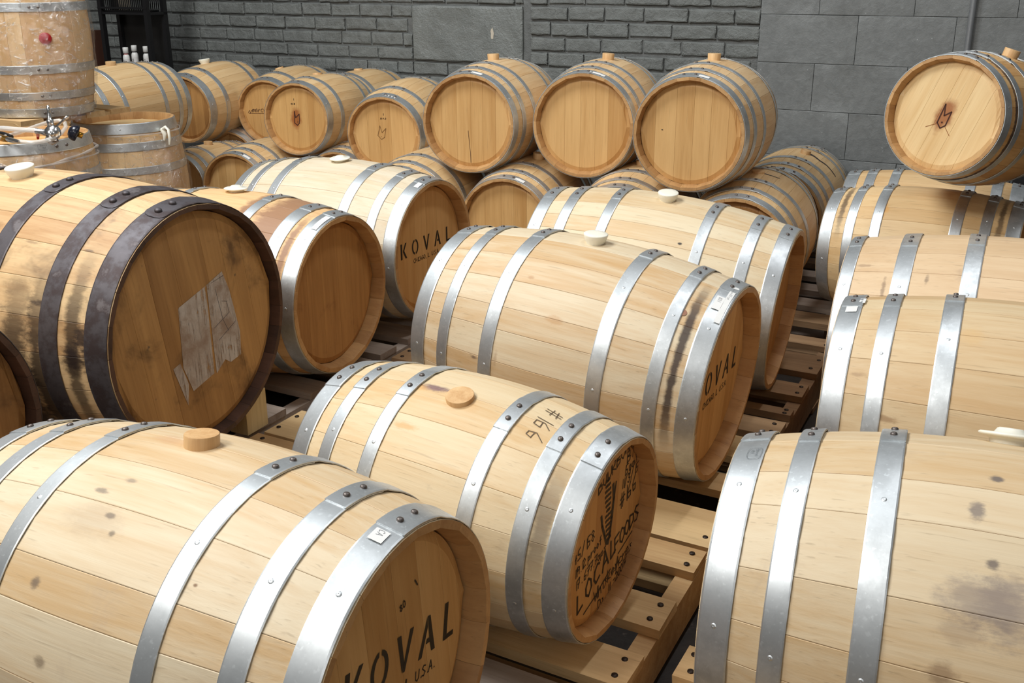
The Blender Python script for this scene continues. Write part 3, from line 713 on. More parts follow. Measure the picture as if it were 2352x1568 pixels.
W_B = wood('oak_staves_small', (226, 206, 170), (204, 164, 108), bands=[bw('B', .143, .25, 1, .024, 1.25, 1.1)], marks=[(-.062,-.039,.213,.042,.011,.85,(112,82,92)), (-.10,-.045,.212,.03,.014,.5,(214,160,84)), (-.065,-.129,.173,.028,.008,.6,(206,152,78)), (.03,-.062,.212,.02,.016,.3,(206,156,96))])
W_C = wood('oak_staves_centre', (222, 206, 176), (198, 158, 106), bands=[bw('C', .121, .237, 1, .016, 1.15, 1.05)], marks=[(.015,-.226,.145,.025,.012,.45,(190,140,84)), (-.081,-.168,.208,.012,.006,.6,(176,128,80)), (-.169,-.260,.018,.012,.006,.8,(112,90,76)), (-.11,-.262,.03,.006,.02,.4,(150,116,84))])
W_D = wood('oak_staves_clean', (226, 210, 178), (204, 166, 114), marks=[(.089,-.187,.189,.007,.005,.95,(50,44,40)), (.03,-.06,.262,.008,.008,.35,(170,140,110))])
W_M = wood('oak_staves_bleached', (222, 210, 186), (208, 182, 144), var=.2)
W_E = wood('oak_staves_mould_spots', (222, 203, 170), (200, 163, 112), blot=.10, blotcol=(170, 150, 132), marks=[(-.022,-.048,.262,.010,.009,.85,(96,88,88)), (-.044,-.108,.242,.011,.018,.75,(112,102,100)), (-.022,-.167,.207,.009,.009,.8,(100,90,88)), (-.03,-.201,.173,.055,.035,.6,(136,122,116)), (.0,-.202,.174,.04,.05,.55,(138,124,118)), (-.065,-.247,.096,.02,.016,.6,(130,100,74)), (-.05,-.225,.143,.03,.02,.35,(150,126,106))])
W_F = wood('oak_staves_warm', (222, 200, 162), (200, 163, 114), marks=[(-.238,-.233,.080,.035,.008,.6,(140,100,62)), (-.108,-.120,.230,.03,.03,.3,(214,168,96)), (-.30,-.19,.145,.02,.006,.5,(150,118,84))])
W_G = wood('oak_staves_greyed', (226, 198, 160), (204, 166, 122), blot=.12, blotcol=(168, 134, 108), marks=[(-.345,-.20,.20,.006,.05,.6,(120,92,72)), (-.40,-.138,.253,.03,.006,.5,(140,108,84)), (-.16,-.17,.268,.035,.03,.4,(168,138,114)), (-.25,-.19,.255,.006,.02,.6,(110,88,72))])
W_H = wood('oak_staves_leaky', (230, 200, 152), (208, 168, 114), bands=[bw('H', .14, .27, -1, .022, .55, .5), bw('H', .14, .27, 1, .022, .5, .5)], marks=[(-.105,-.140,.173,.016,.03,.45,(222,158,66))])
W_L = wood('oak_staves_wine_stained', (232, 196, 146), (196, 148, 96), bands=[bw('L', .22, .56, 1, .12, .75, .15), bw('L', .6, .7, 1, .05, .8, .1), bw('L', .12, .2, 1, .02, .8, 1.0)], dark=(152, 112, 84))
W_J = wood('weathered_oak_staves', (224, 194, 148), (180, 136, 88), var=.4, blot=.42, blotcol=(70, 48, 36), bands=[bw('J', .117, .257, 1, .035, .7, 1.5), bw('J', .257, .5, 1, .05, .6, 1.7), bw('J', .355, .635, 1, .10, .45, 1.8)], brad=.34, marks=[(.30,-.279,.122,.05,.008,.85,(52,38,34)), (.391,-.284,.061,.02,.03,.9,(40,30,30)), (.373,-.294,.015,.03,.04,.9,(36,26,26)), (.36,-.20,.22,.018,.004,.7,(96,74,60)), (.22,-.217,.228,.03,.004,.5,(120,90,66)), (.22,-.28,.15,.04,.02,.45,(110,86,62)), (.41,-.30,.02,.02,.06,.8,(40,28,26))], dark=(30, 20, 18))  # low side bands mix stain with shadow painted into the colour
W_BACK = wood('oak_staves_back_row', (226, 194, 146), (204, 162, 108), var=.15)
W_TOP = wood('oak_staves_top_row', (226, 196, 152), (200, 156, 102), var=.15)
W_P = wood('oak_staves_single', (226, 186, 128), (190, 136, 74), bands=[(.22, .02, .4, None)])
W_U = wood('oak_staves_wrapped', (234, 200, 150), (208, 164, 112), var=.5, bands=[(-.2, .03, .4, None)])
H_A = M_head
H_dark = wood('stained_shaded_oak_head', (190, 142, 84), (148, 102, 54), axis=2, var=.25, blot=.30, blotcol=(116, 72, 36))
H_J = wood('weathered_oak_head', (202, 156, 96), (142, 100, 54), axis=2, var=.5, blot=.5, blotcol=(58, 38, 26), spots=1, rough=.6)
H_S4 = wood('oak_head_burnt_mark', (214, 170, 108), (178, 128, 68), axis=2, var=.4, burn=(-.01, .0, .030))
H_P = wood('oak_head_pale_burnt', (238, 208, 156), (218, 178, 120), axis=2, var=.2, burn=(-.004, .0, .030))

M_chd = wood('blackened_chime', (96, 68, 54), (52, 36, 30), axis=0, var=.4)
# ------------------------------------------------------------------ the barrels
bA = barrel('A', 'scuffed oak barrel nearest the camera at bottom left, stencilled capitals on its head', W_A, M_head, 'wood', seams=[-.17, -.11, -.045, .03, .095, .158, .20], roll=.08, ns=22, nseg=22, srot=.1)
stencil('A', bA, .045, .012, .064, -.20, .066)
bB = barrel('B', 'small oak barrel in front with handwritten notes and a drawn corn cob on its head', W_B, M_head_tan, 'flat', seams=[-.14, -.04, .075, .175], ns=20, nseg=22)
bC = barrel('C', 'central oak barrel with two paper labels on its head hoop and a white silicone bung', W_C, M_head, 'cup', seams=[-.16, -.07, .02, .10, .17], ns=24, nseg=22)
stencil('C', bC, .04, .003, .062, 0, .070)
bD = barrel('D', 'oak barrel directly behind the central one, blank shaded head, white bung on top', W_D, M_head_tan, 'cup', ns=24, nseg=20)
bE = barrel('E', 'grey-spotted oak barrel filling the bottom right corner, maker stamp on its end hoop', W_E, M_head, 'hat', ns=20, nseg=24, srot=.12)
bF = barrel('F', 'oak barrel second from the front in the right column, paper tags on end hoop', W_F, M_head, None, ns=22, nseg=20, srot=.05)
bG = barrel('G', 'oak barrel third from the front in the right column, grey scuffs on its staves', W_G, M_head, 'cup', bphi=-.10, ns=26, nseg=20)
bH = barrel('H', 'oak barrel fourth in the right column with dark leaks beside both end hoops', W_H, M_head, None, ns=24, nseg=18)
bI = barrel('I', 'oak barrel at the far end of the right column, mostly hidden, under the raised one', W_BACK, M_head, 'wood', bphi=0, ns=24)
bJ = barrel('J', 'big weathered barrel with blackened iron hoops and a pale worn patch on its head', W_J, H_J, 'cup', seams=[-.155, -.095, -.028, .055, .108, .165], roll=.13, hoopm=M_iron, chime=M_chd, ns=28, nseg=22, rounded=True)
bK = barrel('K', 'dark-hooped barrel cut off by the left edge beside the big weathered one', W_J, H_J, None, hoopm=M_iron, chime=M_chd, ns=28, nseg=18, rounded=True)
bL = barrel('L', 'oak barrel with reddish wine stains between its hoops and a blank dark head', W_L, H_dark, 'hat', seams=[-.13, -.055, .03, .10, .17], ns=22, nseg=22, srot=.1)
bM = barrel('M', 'palest bleached oak barrel behind the wine-stained one, stencilled head, white bung', W_M, M_head, 'hat', seams=[-.15, -.07, .0, .07, .15], ns=24, nseg=20)
stencil('M', bM, .010, .012, .056, -.0, .072)
TOPG = None
bN1 = barrel('N1', 'left of the three big top-row barrels, split crack low in its head', W_TOP, M_head, 'tall', seams=[-.16, -.075, .005, .07, .14], ns=24, defphi=(.1, -.08))
bN2 = barrel('N2', 'middle one of the three big barrels on the top row', W_TOP, M_head, 'tall', seams=[-.10, -.02, .055, .12], ns=24)
bN3 = barrel('N3', 'right of the three big top-row barrels, small knot dot on its head', W_TOP, M_head, 'tall', seams=[-.155, -.063, .014, .089, .165], ns=24)
bP = barrel('P', 'tilted barrel raised alone at the top right with a branded emblem on its pale head', W_P, H_P, 'tall', seams=[-.10, -.03, .05, .13], roll=-.33, ns=24)
bQ0 = barrel('Q0', 'bottom-row barrel in shadow behind the bleached barrel', W_BACK, M_head, None, bphi=0)
bQ1 = barrel('Q1', 'bottom-row barrel under the left and middle top barrels, wooden bung behind its hoops', W_BACK, M_head, 'tall', seams=[-.12, -.03, .04, .11])
bQ2 = barrel('Q2', 'bottom-row barrel glimpsed under the middle and right top barrels', W_BACK, M_head, 'wood', bphi=0)
bR1 = barrel('R1', 'bottom-row barrel right of the top row, pitted head hoop, flat wooden bung', W_BACK, H_dark, 'flat')
bR2 = barrel('R2', 'farthest bottom-row barrel at the block wall, black leak trail from its bung', W_BACK, M_head, 'wood')
bS1 = barrel('S1', 'upper barrel at the far left below the shelf with white bottles', W_BACK, M_head, 'wood')
bS2 = barrel('S2', 'upper barrel on the left whose open head is in deep shade', W_BACK, H_dark, 'cup')  # dark head boards put this head's deep shade into the colour
bS3 = barrel('S3', 'upper barrel with a cursive name written on its head', W_BACK, M_head, 'flat')
bS4 = barrel('S4', 'upper barrel with a dark burnt emblem on its head', W_BACK, H_S4, 'flat', seams=[-.09, -.005, .085, .13])
bS5 = barrel('S5', 'upper barrel seen between and behind the two emblem barrels', W_BACK, M_head, 'flat')
bS6 = barrel('S6', 'upper barrel with a thin outlined emblem, left of the three big top ones', W_BACK, M_head, None, seams=[-.12, -.04, .04, .12])
bT1 = barrel('T1', 'lower barrel with a chipped wooden bung beside the wrapped standing barrel', W_BACK, M_head, 'wood')
bT2 = barrel('T2', 'lower barrel with a white label on its hoop, behind the wine-stained one', W_BACK, M_head, None)
bT3 = barrel('T3', 'lower barrel peeping out between the shaded-head barrel and the cursive one', wood('purple_stained_staves', (200, 170, 140), (140, 112, 100), blot=.5, blotcol=(96, 74, 78)), M_head, None)
bT4 = barrel('T4', 'lower barrel just visible under the burnt-emblem and outlined-emblem barrels', W_BACK, M_head, None)
bT5 = barrel('T5', 'lower barrel in the gap right of the outlined-emblem barrel', W_BACK, M_head, None)
bU1 = barrel('U1', 'standing barrel in plastic film with a red bung, raised at the top left', W_U, M_head, None, defphi=(2.21, 2.07), ns=22)
bU2 = barrel('U2', 'standing wrapped barrel with bare top hoop and a torn tie of film at its right', W_U, M_head_pale, None, defphi=(.4, .2), ns=24, nseg=20)
bU3 = barrel('U3', 'standing wrapped barrel at the left edge with a valve lying on top', W_U, M_head, None, defphi=(2.86, 2.70), ns=22, nseg=20)

# --- marks
emblem('S4', bS4, [(-.026, .052), (-.018, .008), (.012, .035), (.010, -.030), (-.008, -.046), (-.028, -.030)], .006, M_brandmark, (-.004, -.022))
emblem('S6', bS6, [(-.034, .058), (-.022, .014), (.006, .042), (-.006, -.016), (-.028, -.030), (-.052, -.006)], .0032, plain('thin_brand', (120, 84, 42), .7), (-.030, -.012))
emblem('P', bP, [(-.008, .050), (-.006, .002), (.022, .020), (.006, -.038), (-.014, -.050), (-.030, -.028)], .0052, M_brandmark, (-.012, -.026))
mb = MB(); mp = headmap('P', .0007)
for q in ([(-.03, -.032), (-.075, -.050)], [(.006, -.044), (.030, -.078)]): ribbon(mb, q, .0022, mp)
obj('burn_streak', mb, plain('scorch', (150, 90, 40), .8), bP)
mb = MB(); mp = headmap('S3', .0008)
ribbon(mb, [(-.18, -.012), (-.165, .008), (-.16, -.016), (-.15, .006), (-.14, .012)], .003, mp)
text(mb, 'merce', -.145, -.004, .040, 0.02, .0034, mp, sp=.62, asp=.66, slant=.45, seed=4)
ribbon(mb, [(-.175, -.016), (-.1, -.014), (.02, -.010)], .0025, mp); obj('cursive_writing', mb, M_brandmark, bS3)
mb = MB(); mp = headmap('S4', .0008); text(mb, 'I', -.03, .13, .014, 0, .003, mp, seed=2); text(mb, '00 110', -.05, .10, .010, 0, .002, mp, seed=3); obj('small_print', mb, M_pen, bS4)
mb = MB(); mp = headmap('S6', .0008); text(mb, 'I', -.01, .125, .014, 0, .003, mp, seed=2); text(mb, '30 4.10', -.03, .10, .010, 0, .002, mp, seed=3); obj('small_print', mb, M_pen, bS6)
mb = MB(); mp = headmap('N3', .0008); ribbon(mb, [(-.125, .012), (-.121, .012)], .004, mp); obj('knot_dot', mb, M_pen, bN3)
mb = MB(); mp = headmap('N1', .0008); ribbon(mb, [(.0, -.205), (-.002, -.15), (-.008, -.085), (-.012, -.04)], .0022, mp); obj('head_crack', mb, M_brandmark, bN1)
mb = MB(); mp = headmap('A', .0008); text(mb, 'I', .085, .100, .014, .5, .003, mp, seed=2); text(mb, '80', .040, .085, .011, .2, .002, mp, seed=3); obj('small_print', mb, M_pen, bA)
# handwriting on the small barrel
mp = headmap('B', .0008); mb = MB()
text(mb, 'BOURBON', -.018, .112, .034, .26, .0034, mp, seed=5, sp=.72)
text(mb, 'BT', .135, .122, .030, .1, .0032, mp, seed=6); text(mb, '15gal', .122, .090, .026, .1, .003, mp, seed=7, sp=.7)
text(mb, '11/3/15', .112, .058, .026, .12, .003, mp, seed=8, sp=.72); text(mb, '#166', .112, .005, .040, .22, .0036, mp, seed=9, sp=.72)
text(mb, '45/158', -.128, -.018, .028, .18, .003, mp, seed=10, sp=.70); text(mb, '119.12 proof', -.120, -.058, .024, .18, .0028, mp, seed=11, sp=.62)
text(mb, '17.', -.112, -.095, .026, .2, .003, mp, seed=12); text(mb, '677.7aps', -.070, -.088, .024, .16, .0028, mp, seed=13, sp=.66)
text(mb, 'Whiskey', -.004, -.190, .034, .24, .003, mp, seed=14, sp=.62); text(mb, 'Acres', .108, -.162, .034, .10, .003, mp, seed=15, sp=.58)
text(mb, 'DsP. 11', .020, -.222, .026, .2, .003, mp, seed=16, sp=.66); text(mb, '-20017', .100, -.200, .024, .2, .0028, mp, seed=17, sp=.6)
obj('handwritten_notes', mb, M_pen, bB)
mb = MB(); text(mb, 'LOCAL', -.095, -.165, .050, .30, .0062, mp, seed=20, sp=.90, jit=.03, slant=.25); text(mb, 'FOODS', .100, -.108, .043, .24, .0056, mp, seed=21, sp=.66, jit=.03)
ribbon(mb, [(-.06, -.185), (.0, -.172), (.08, -.142)], .004, mp); ribbon(mb, [(.12, -.122), (.20, -.100)], .004, mp); obj('bold_handwriting', mb, M_pen, bB)
mb = MB(); rr = random.Random(4)                                    # corn cob
for i in range(13):
    y = .125-.014*i; w = .016*math.sin(PI*min(1, (i+1.5)/9.0)) if i < 7 else .017-.0012*(i-7)
    x = .030+.003*i*.7
    for k in (-1, 0, 1): ribbon(mb, [(x+k*w*.7-.003, y), (x+k*w*.7+.003, y+.002)], .0068, mp)
ribbon(mb, [(.062, .10), (.070, .06), (.066, .01), (.060, -.035), (.052, -.055)], .0105, mp); ribbon(mb, [(.078, .10), (.074, .075), (.070, .05)], .005, mp)
ribbon(mb, [(.006, .042), (.014, .012), (.030, -.020), (.044, -.052)], .0085, mp)
obj('corn_drawing', mb, M_pen, bB)
fB = FIT['B']; LB = fB[6]*fB[5]*K; sB = fB[7]*fB[5]*K
def mpB(u, v):
    x = .50*LB/2+v; d = dirv(-.04+u/sB); r = rad(fB, x)+.0009; return Vector((x, d.y*r, d.z*r))
mb = MB(); text(mb, '#166', 0, 0, .032, 0, .0017, mpB, sp=.95, seed=31); obj('pencil_number', mb, plain('pencil', (96, 80, 60), .6), bB)
# hoop stamps, labels
hoop_stamp('E', bE, -.915, .10, .036, .020)
hoop_stamp('U3', bU3, .955, 2.56, .060, .022)
sticker('C', bC, .925, .30, .48, .018, txt='1031', dr=.005); sticker('C', bC, .965, .05, .62, .013, txt='bourbon 0.5 rye', dr=.005)
sticker('M', bM, .955, .14, .34, .016); sticker('L', bL, .955, .10, .42, .016); sticker('A', bA, .93, .02, .12, .020, txt='CA')
sticker('F', bF, -.93, .16, .26, .022); sticker('F', bF, -.885, -.02, .10, .012)
sticker('N1', bN1, .955, -.30, -.08, .018); sticker('N2', bN2, .955, -.40, -.10, .018); sticker('N3', bN3, .955, -.30, -.12, .018)
sticker('Q1', bQ1, .955, -.42, -.22, .018); sticker('T2', bT2, .955, -.55, -.20, .016); sticker('S6', bS6, .955, -.35, .0, .016)
# pale worn patch on the big barrel's head
mp = headmap('J', .0008); T = NT('worn_pale_paint'); tc = T.new('ShaderNodeTexCoord').outputs['Object']
nn = T.noise(T.mapv(tc, (1, 90, 6)), 1.0, 5, .7); n4 = T.noise(tc, 14, 6, .7, .4)
T.l.new(T.mix(T.ramp(n4, .35, .7), srgb(206, 200, 192), srgb(158, 138, 122)), T.b.inputs['Base Color']); T.b.inputs['Roughness'].default_value = .6
T.l.new(T.ramp(T.math('ADD', nn, T.math('MULTIPLY', n4, .8)), .66, .90), T.b.inputs['Alpha'])
mb = MB(); mb.poly([mp(*p) for p in [(.11, .082), (.066, .067), (-.023, .042), (-.029, -.082), (-.009, -.140), (.055, -.125), (.058, .02), (.056, .062)][::-1]])
mb.poly([mp(*p) for p in [(.11, .082), (.126, .038), (.146, -.062), (.141, -.113), (.107, -.119), (.092, -.107), (.062, -.128), (.062, .066)]])
mb.poly([mp(*p) for p in [(-.056, -.075), (-.036, -.070), (-.020, -.120), (-.028, -.165)]])
for me_ in (mb,): obj('worn_paint_patch', me_, T.m, bJ)
mb = MB(); M_faint = plain('faint_pencil', (96, 98, 110), .7)
for q in ([(.075, .066), (.112, .072)], [(.085, .05), (.098, -.02), (.112, -.05)], [(.07, -.03), (.12, -.01)], [(.08, -.06), (.135, -.035)], [(.10, .02), (.115, .015), (.118, -.01)]): ribbon(mb, q, .0012, mp)
obj('faint_drawing', mb, M_faint, bJ)
# leak trail from the bung of the farthest lower barrel
def on_side(key, pts, w, name, mat, t, dr=.0008):
    f = FIT[key]
    def m(u, v): d = dirv(v); r = rad(f, u)+dr; return Vector((u, d.y*r, d.z*r))
    s = f[7]*f[5]*K; mb = MB()
    for i in range(len(pts)-1):
        (x0, p0), (x1, p1) = pts[i], pts[i+1]; n = 4
        for k in range(n):
            a = k/n; b = (k+1)/n; w0 = w*(1-(i+a)/len(pts)*.7); w1 = w*(1-(i+b)/len(pts)*.7)
            xa, pa, xb, pb = x0+(x1-x0)*a, p0+(p1-p0)*a, x0+(x1-x0)*b, p0+(p1-p0)*b
            mb.poly([m(xa-w0/2, pa), m(xb-w1/2, pb), m(xb+w1/2, pb), m(xa+w0/2, pa)])
    obj(name, mb, mat, t)
M_leak = plain('black_leak', (44, 34, 40), .4)
on_side('R2', [(-.015, -.26), (-.005, -.40), (.01, -.52), (.0, -.68), (.004, -.95)], .022, 'leak_trail', M_leak, bR2)
on_side('R1', [(-.005, -.10), (.004, -.20), (.0, -.32), (-.004, -.40)], .010, 'leak_trail', M_leak, bR1)
M_tan = plain('tannin_stain', (96, 62, 60), .5)
on_side('B', [(-.10, .18), (-.10, .20), (-.099, .235)], .05, 'stain_patch', M_tan, bB) if False else None
# knot on the central barrel
fC = FIT['C']; xk = .76*fC[6]*fC[5]*K/2
mb = MB(); M0 = on_barrel(fC, xk, .62, .0009); mb.poly([M0 @ Vector((.010*math.cos(2*PI*k/20), .0085*math.sin(2*PI*k/20), 0)) for k in range(20)])
obj('knot', mb, plain('knot_brown', (158, 112, 88), .6), bC)
# red bung on the raised standing barrel
fU = FIT['U1']; mb = MB(); mb.lathe([(.020, -.01), (.0205, .004), (.018, .006), (.0001, .0063)], 24)
obj('bung', mb, plain('red_plastic', (176, 28, 36), .3), bU1, on_barrel(fU, 0.0, 2.25))['label'] = 'red bung'

# ------------------------------------------------------------------ stretch film
def film(key, t, x0, x1, seed, parent_name='stretch_film', dens=1.0, a0=0.0, a1=2*PI, slack=.004):
    f = FIT[key]; rr = random.Random(seed); L = f[6]*f[5]*K; mb = MB(); rows = []; n = 140; m = 46
    ph = [rr.uniform(0, 6.28) for _ in range(12)]
    for i in range(m+1):
        x = x0+(x1-x0)*i/m; row = []
        for k in range(n+1):
            a = a0+(a1-a0)*k/n
            w = .0022*math.sin(7*a+38*x+ph[0])+.0016*math.sin(13*a-61*x+ph[1])+.0012*math.sin(29*a+90*x+ph[2])+.0016*abs(math.sin(5*a+120*x+ph[3]))
            if i in (0, m): w += rr.uniform(-.002, .004)
            d = dirv(a); r = max(rad(f, max(-L/2, min(L/2, x))), rad(f, L/2))+slack+.0035+w
            xx = x+(rr.uniform(-.012, .012)+.014*math.sin(3*a+ph[5]) if i in (0, m) else 0)
            row.append(Vector((xx, d.y*r, d.z*r)))
        rows.append(row)
    mb.grid(rows, True, flip=True)
    return obj(parent_name, mb, M_film, t)
T = NT('stretch_film'); tc = T.new('ShaderNodeTexCoord').outputs['Object']
tr = T.new('ShaderNodeBsdfTransparent'); gl = T.new('ShaderNodeBsdfGlossy'); gl.inputs['Roughness'].default_value = .13
df = T.new('ShaderNodeBsdfDiffuse'); df.inputs['Color'].default_value = (.95, .95, .95, 1)
n1 = T.noise(T.mapv(tc, (34, 22, 22)), 1.0, 6, .72, 2.4); n2 = T.noise(T.mapv(tc, (14, 9, 9)), 1.0, 4, .6, .8)
bmp = T.new('ShaderNodeBump'); bmp.inputs['Strength'].default_value = 1.0; bmp.inputs['Distance'].default_value = .012; T.l.new(n1, bmp.inputs['Height']); T.l.new(bmp.outputs[0], gl.inputs['Normal'])
ms = T.new('ShaderNodeMixShader'); T.l.new(T.math('MULTIPLY', T.ramp(n1, .56, .74), .55), ms.inputs[0]); T.l.new(tr.outputs[0], ms.inputs[1]); T.l.new(df.outputs[0], ms.inputs[2])  # diffuse white streaks paint the wrinkle highlights into the film
ms2 = T.new('ShaderNodeMixShader'); T.l.new(T.math('ADD', .12, T.math('MULTIPLY', T.ramp(n1, .5, .66), .50)), ms2.inputs[0]); T.l.new(ms.outputs[0], ms2.inputs[1]); T.l.new(gl.outputs[0], ms2.inputs[2])
T.l.new(ms2.outputs[0], T.n['Material Output'].inputs['Surface']); M_film = T.m
h1 = FIT['U1'][6]*FIT['U1'][5]*K/2; h2 = FIT['U2'][6]*FIT['U2'][5]*K/2; h3 = FIT['U3'][6]*FIT['U3'][5]*K/2
film('U1', bU1, -h1-.005, h1, 1); film('U2', bU2, -h2, h2*.86, 2); film('U3', bU3, -h3, h3*.86, 3)
def rope(key, t, x, amp, seed, rad_=.0055, a0=0, a1=2*PI, name='film_roll'):
    f = FIT[key]; rr = random.Random(seed); pts = []; p = [rr.uniform(0, 6) for _ in range(4)]
    for k in range(101):
        a = a0+(a1-a0)*k/100; xx = x+amp*math.sin(a+p[0])+amp*.3*math.sin(3*a+p[1]); d = dirv(a); r = rad(f, xx)+.010+.002*math.sin(9*a+p[2])
        pts.append(Vector((xx, d.y*r, d.z*r)))
    mb = MB(); mb.tube(pts, [rad_*(1+.4*math.sin(k*.9+p[3])) for k in range(101)], 8); return obj(name, mb, M_filmroll, t)
M_filmroll = plain('bunched_film', (214, 208, 204), .28); M_filmroll.node_tree.nodes['Principled BSDF'].inputs['Alpha'].default_value = .42
rope('U3', bU3, h3*.80, .016, 5, .0035); rope('U3', bU3, h3*.76, .010, 6, .0025); rope('U2', bU2, h2*.86, .004, 7, .0025)
# torn film tie on the right of U2
fU2 = FIT['U2']; a_ = PI*.86; d = dirv(a_); r0 = rad(fU2, h2*.8)
mb = MB(); P0 = Vector((h2*.88, d.y*(r0+.006), d.z*(r0+.006))); e = Vector((0, d.y, d.z))
mb.tube([P0, P0+e*.02+Vector((.012, 0, 0)), P0+e*.034+Vector((.004, 0, 0)), P0+e*.036+Vector((-.03, 0, 0)), P0+e*.030+Vector((-.055, 0, 0))], [.009, .007, .006, .006, .003], 8)
mb.tube([P0+Vector((.004, 0, 0)), P0+e*.012+Vector((-.014, 0, 0)), P0+e*.006+Vector((-.04, 0, 0))], [.010, .010, .004], 8)
obj('film_tie', mb, M_sil, bU2)

# support under the raised standing barrel
f1 = FIT['U1']; zt = f1[2]-f1[6]*f1[5]/2
u_ = f1[0]*EU.x+f1[1]*EU.y; v_ = f1[0]*EV.x+f1[1]*EV.y
top2 = max(FIT['U2'][2]+FIT['U2'][6]*FIT['U2'][5]/2, FIT['U3'][2]+FIT['U3'][6]*FIT['U3'][5]/2)
hh = max(.03, zt-.004-top2)
pallet('small pallet raising the wrapped barrel with the red bung', u_-.62, u_+.16, v_-.22, v_+.30, [(v_-.22, v_-.12), (v_-.07, v_+.03), (v_+.08, v_+.17), (v_+.20, v_+.30)], M_pal, nails=False, z=zt-.003, h=hh, bottom=False)

# ------------------------------------------------------------------ valve and hose on the left barrel head
f3 = FIT['U3']; zt3 = f3[2]+f3[6]*f3[5]/2
def onp(px, py, z):      # a point of height z seen at pixel px,py
    f, p, _, Hc, ox, oy = CAM
    a = (px-1176-ox*100)/f; b = (py-784-oy*100)/f; c, s = math.cos(p), math.sin(p)
    dy = c-b*s; dz = -s-b*c; t = (z-Hc)/dz; return W(a*t, dy*t, z)
M_ss = metal('polished_steel', (222, 222, 222), .16, 1.0, .15, bumpd=.0002)
M_brass = metal('brass', (196, 150, 60), .25, 1.0, .3)
T = NT('clear_hose'); T.b.inputs['Base Color'].default_value = (.86, .84, .80, 1); T.b.inputs['Roughness'].default_value = .12; T.b.inputs['Alpha'].default_value = .55; M_hose = T.m
zb = zt3+.01
c0 = onp(122, 302, zb+.03)
v = thing('sanitary_valve', 'polished steel valve with a flip handle lying on the left standing barrel', 'valve', Matrix.Translation(c0))
def loc(*p): return Vector(p)
mb = MB(); Mx = Matrix.Rotation(math.radians(60), 4, 'X'); mb.lathe([(.0001, -.018), (.016, -.017), (.022, -.008), (.024, 0), (.022, .008), (.016, .017), (.0001, .018)], 20, Mx); obj('valve_body', mb, M_ss, v)
mb = MB(); mb.lathe([(.0001, 0), (.010, 0), (.010, .020), (.006, .022), (.005, .045), (.004, .062), (.0001, .063)], 14, Matrix.Translation((-.003, 0, .018))); obj('valve_stem', mb, M_ss, v)
mb = MB(); mb.lathe([(.0001, -.004), (.011, -.003), (.0125, 0), (.011, .004), (.0001, .005)], 16, Matrix.Translation((.002, -.026, -.002)) @ Matrix.Rotation(PI/2, 4, 'X')); obj('valve_cap', mb, M_ss, v)
mb = MB(); Mh = Matrix.Translation((.030, 0, .030)) @ Matrix.Rotation(math.radians(-38), 4, 'Y'); mb.box(-.016, .018, -.009, .009, -.0025, .0025, M=Mh); mb.lathe([(.0001, -.003), (.011, -.003), (.011, .003), (.0001, .0035)], 16, Mh @ Matrix.Translation((.02, 0, 0))); obj('flip_handle', mb, M_ss, v)
mb = MB(); mb.tube([loc(-.02, 0, .0), loc(-.034, 0, .003), loc(-.05, .0, .005)], [.011, .008, .009], 12); obj('hose_tail', mb, M_ss, v)
mb = MB(); mb.tube([loc(-.018, -.008, -.018), loc(.0, -.012, -.024), loc(.016, -.010, -.020)], [.008, .012, .006], 12); obj('lower_fitting', mb, M_ss, v)
mb = MB()
mb.tube([onp(-40, 292, zb+.03), onp(10, 292, zb+.035), onp(45, 295, zb+.035), onp(80, 297, zb+.03), onp(100, 299, zb+.03)], .0075, 12)
mb2 = MB(); pts = [onp(44, 322, zb+.012), onp(75, 325, zb+.012), onp(100, 322, zb+.012), onp(125, 315, zb+.014), onp(142, 303, zb+.018), onp(152, 290, zb+.02), onp(150, 279, zb+.02), onp(138, 274, zb+.02), onp(115, 277, zb+.02), onp(85, 287, zb+.018), onp(50, 300, zb+.016), onp(10, 312, zb+.015), onp(-40, 325, zb+.015)]
mb2.tube(pts, .0062, 10)
tag(obj('clear_hose', mb, M_hose), 'clear plastic hose running from the valve to the left edge', 'hose')
tag(obj('clear_hose', mb2, M_hose), 'looped clear hose coiled around the valve', 'hose')
cc = onp(170, 302, zb+.022)
t = thing('dark_hose_cap', 'round dark blue-black cap leaning beside the valve on the barrel rim', 'cap', Matrix.Translation(cc))
mb = MB(); Mc = Matrix.Rotation(math.radians(-60), 4, 'Y') @ Matrix.Rotation(math.radians(25), 4, 'X'); mb.lathe([(.0001, .016), (.012, .0145), (.021, .008), (.0245, -.002), (.0245, -.010), (.0001, -.010)], 24, Mc); obj('dome', mb, plain('navy_plastic', (28, 30, 44), .25), t)
mb = MB(); mb.lathe([(.0001, -.010), (.009, -.010), (.009, -.026), (.0001, -.026)], 12, Mc); obj('brass_neck', mb, M_brass, t)
t = thing('brass_connector', 'brass hose connector with steel tip at the left edge of the barrel head', 'connector', Matrix.Translation(onp(12, 316, zb+.012)))
mb = MB(); dx = (onp(44, 323, zb+.012)-onp(12, 316, zb+.012)); mb.tube([-dx*.6, dx*.15], [.012, .009], 12); obj('brass_body', mb, M_brass, t)
mb = MB(); mb.tube([dx*.15, dx*.5, dx*.95, dx*1.05], [.007, .0075, .006, .004], 10); obj('steel_tip', mb, M_ss, t)
mb = MB(); mb.tube([onp(-10, 304, zb+.02), onp(10, 307, zb+.018), onp(28, 312, zb+.014)], [.010, .009, .006], 12)
tag(obj('black_lever', mb, M_blackp), 'short black rubber lever above the brass connector', 'lever')
mb = MB(); mb.tube([onp(87, 302, zb+.012), onp(88, 309, zb+.010), onp(88, 315, zb+.008)], [.006, .005, .004], 10)
tag(obj('amber_sight_glass', mb, plain('amber', (150, 30, 12), .15)), 'tiny amber red sight tube below the hose tail', 'tube')

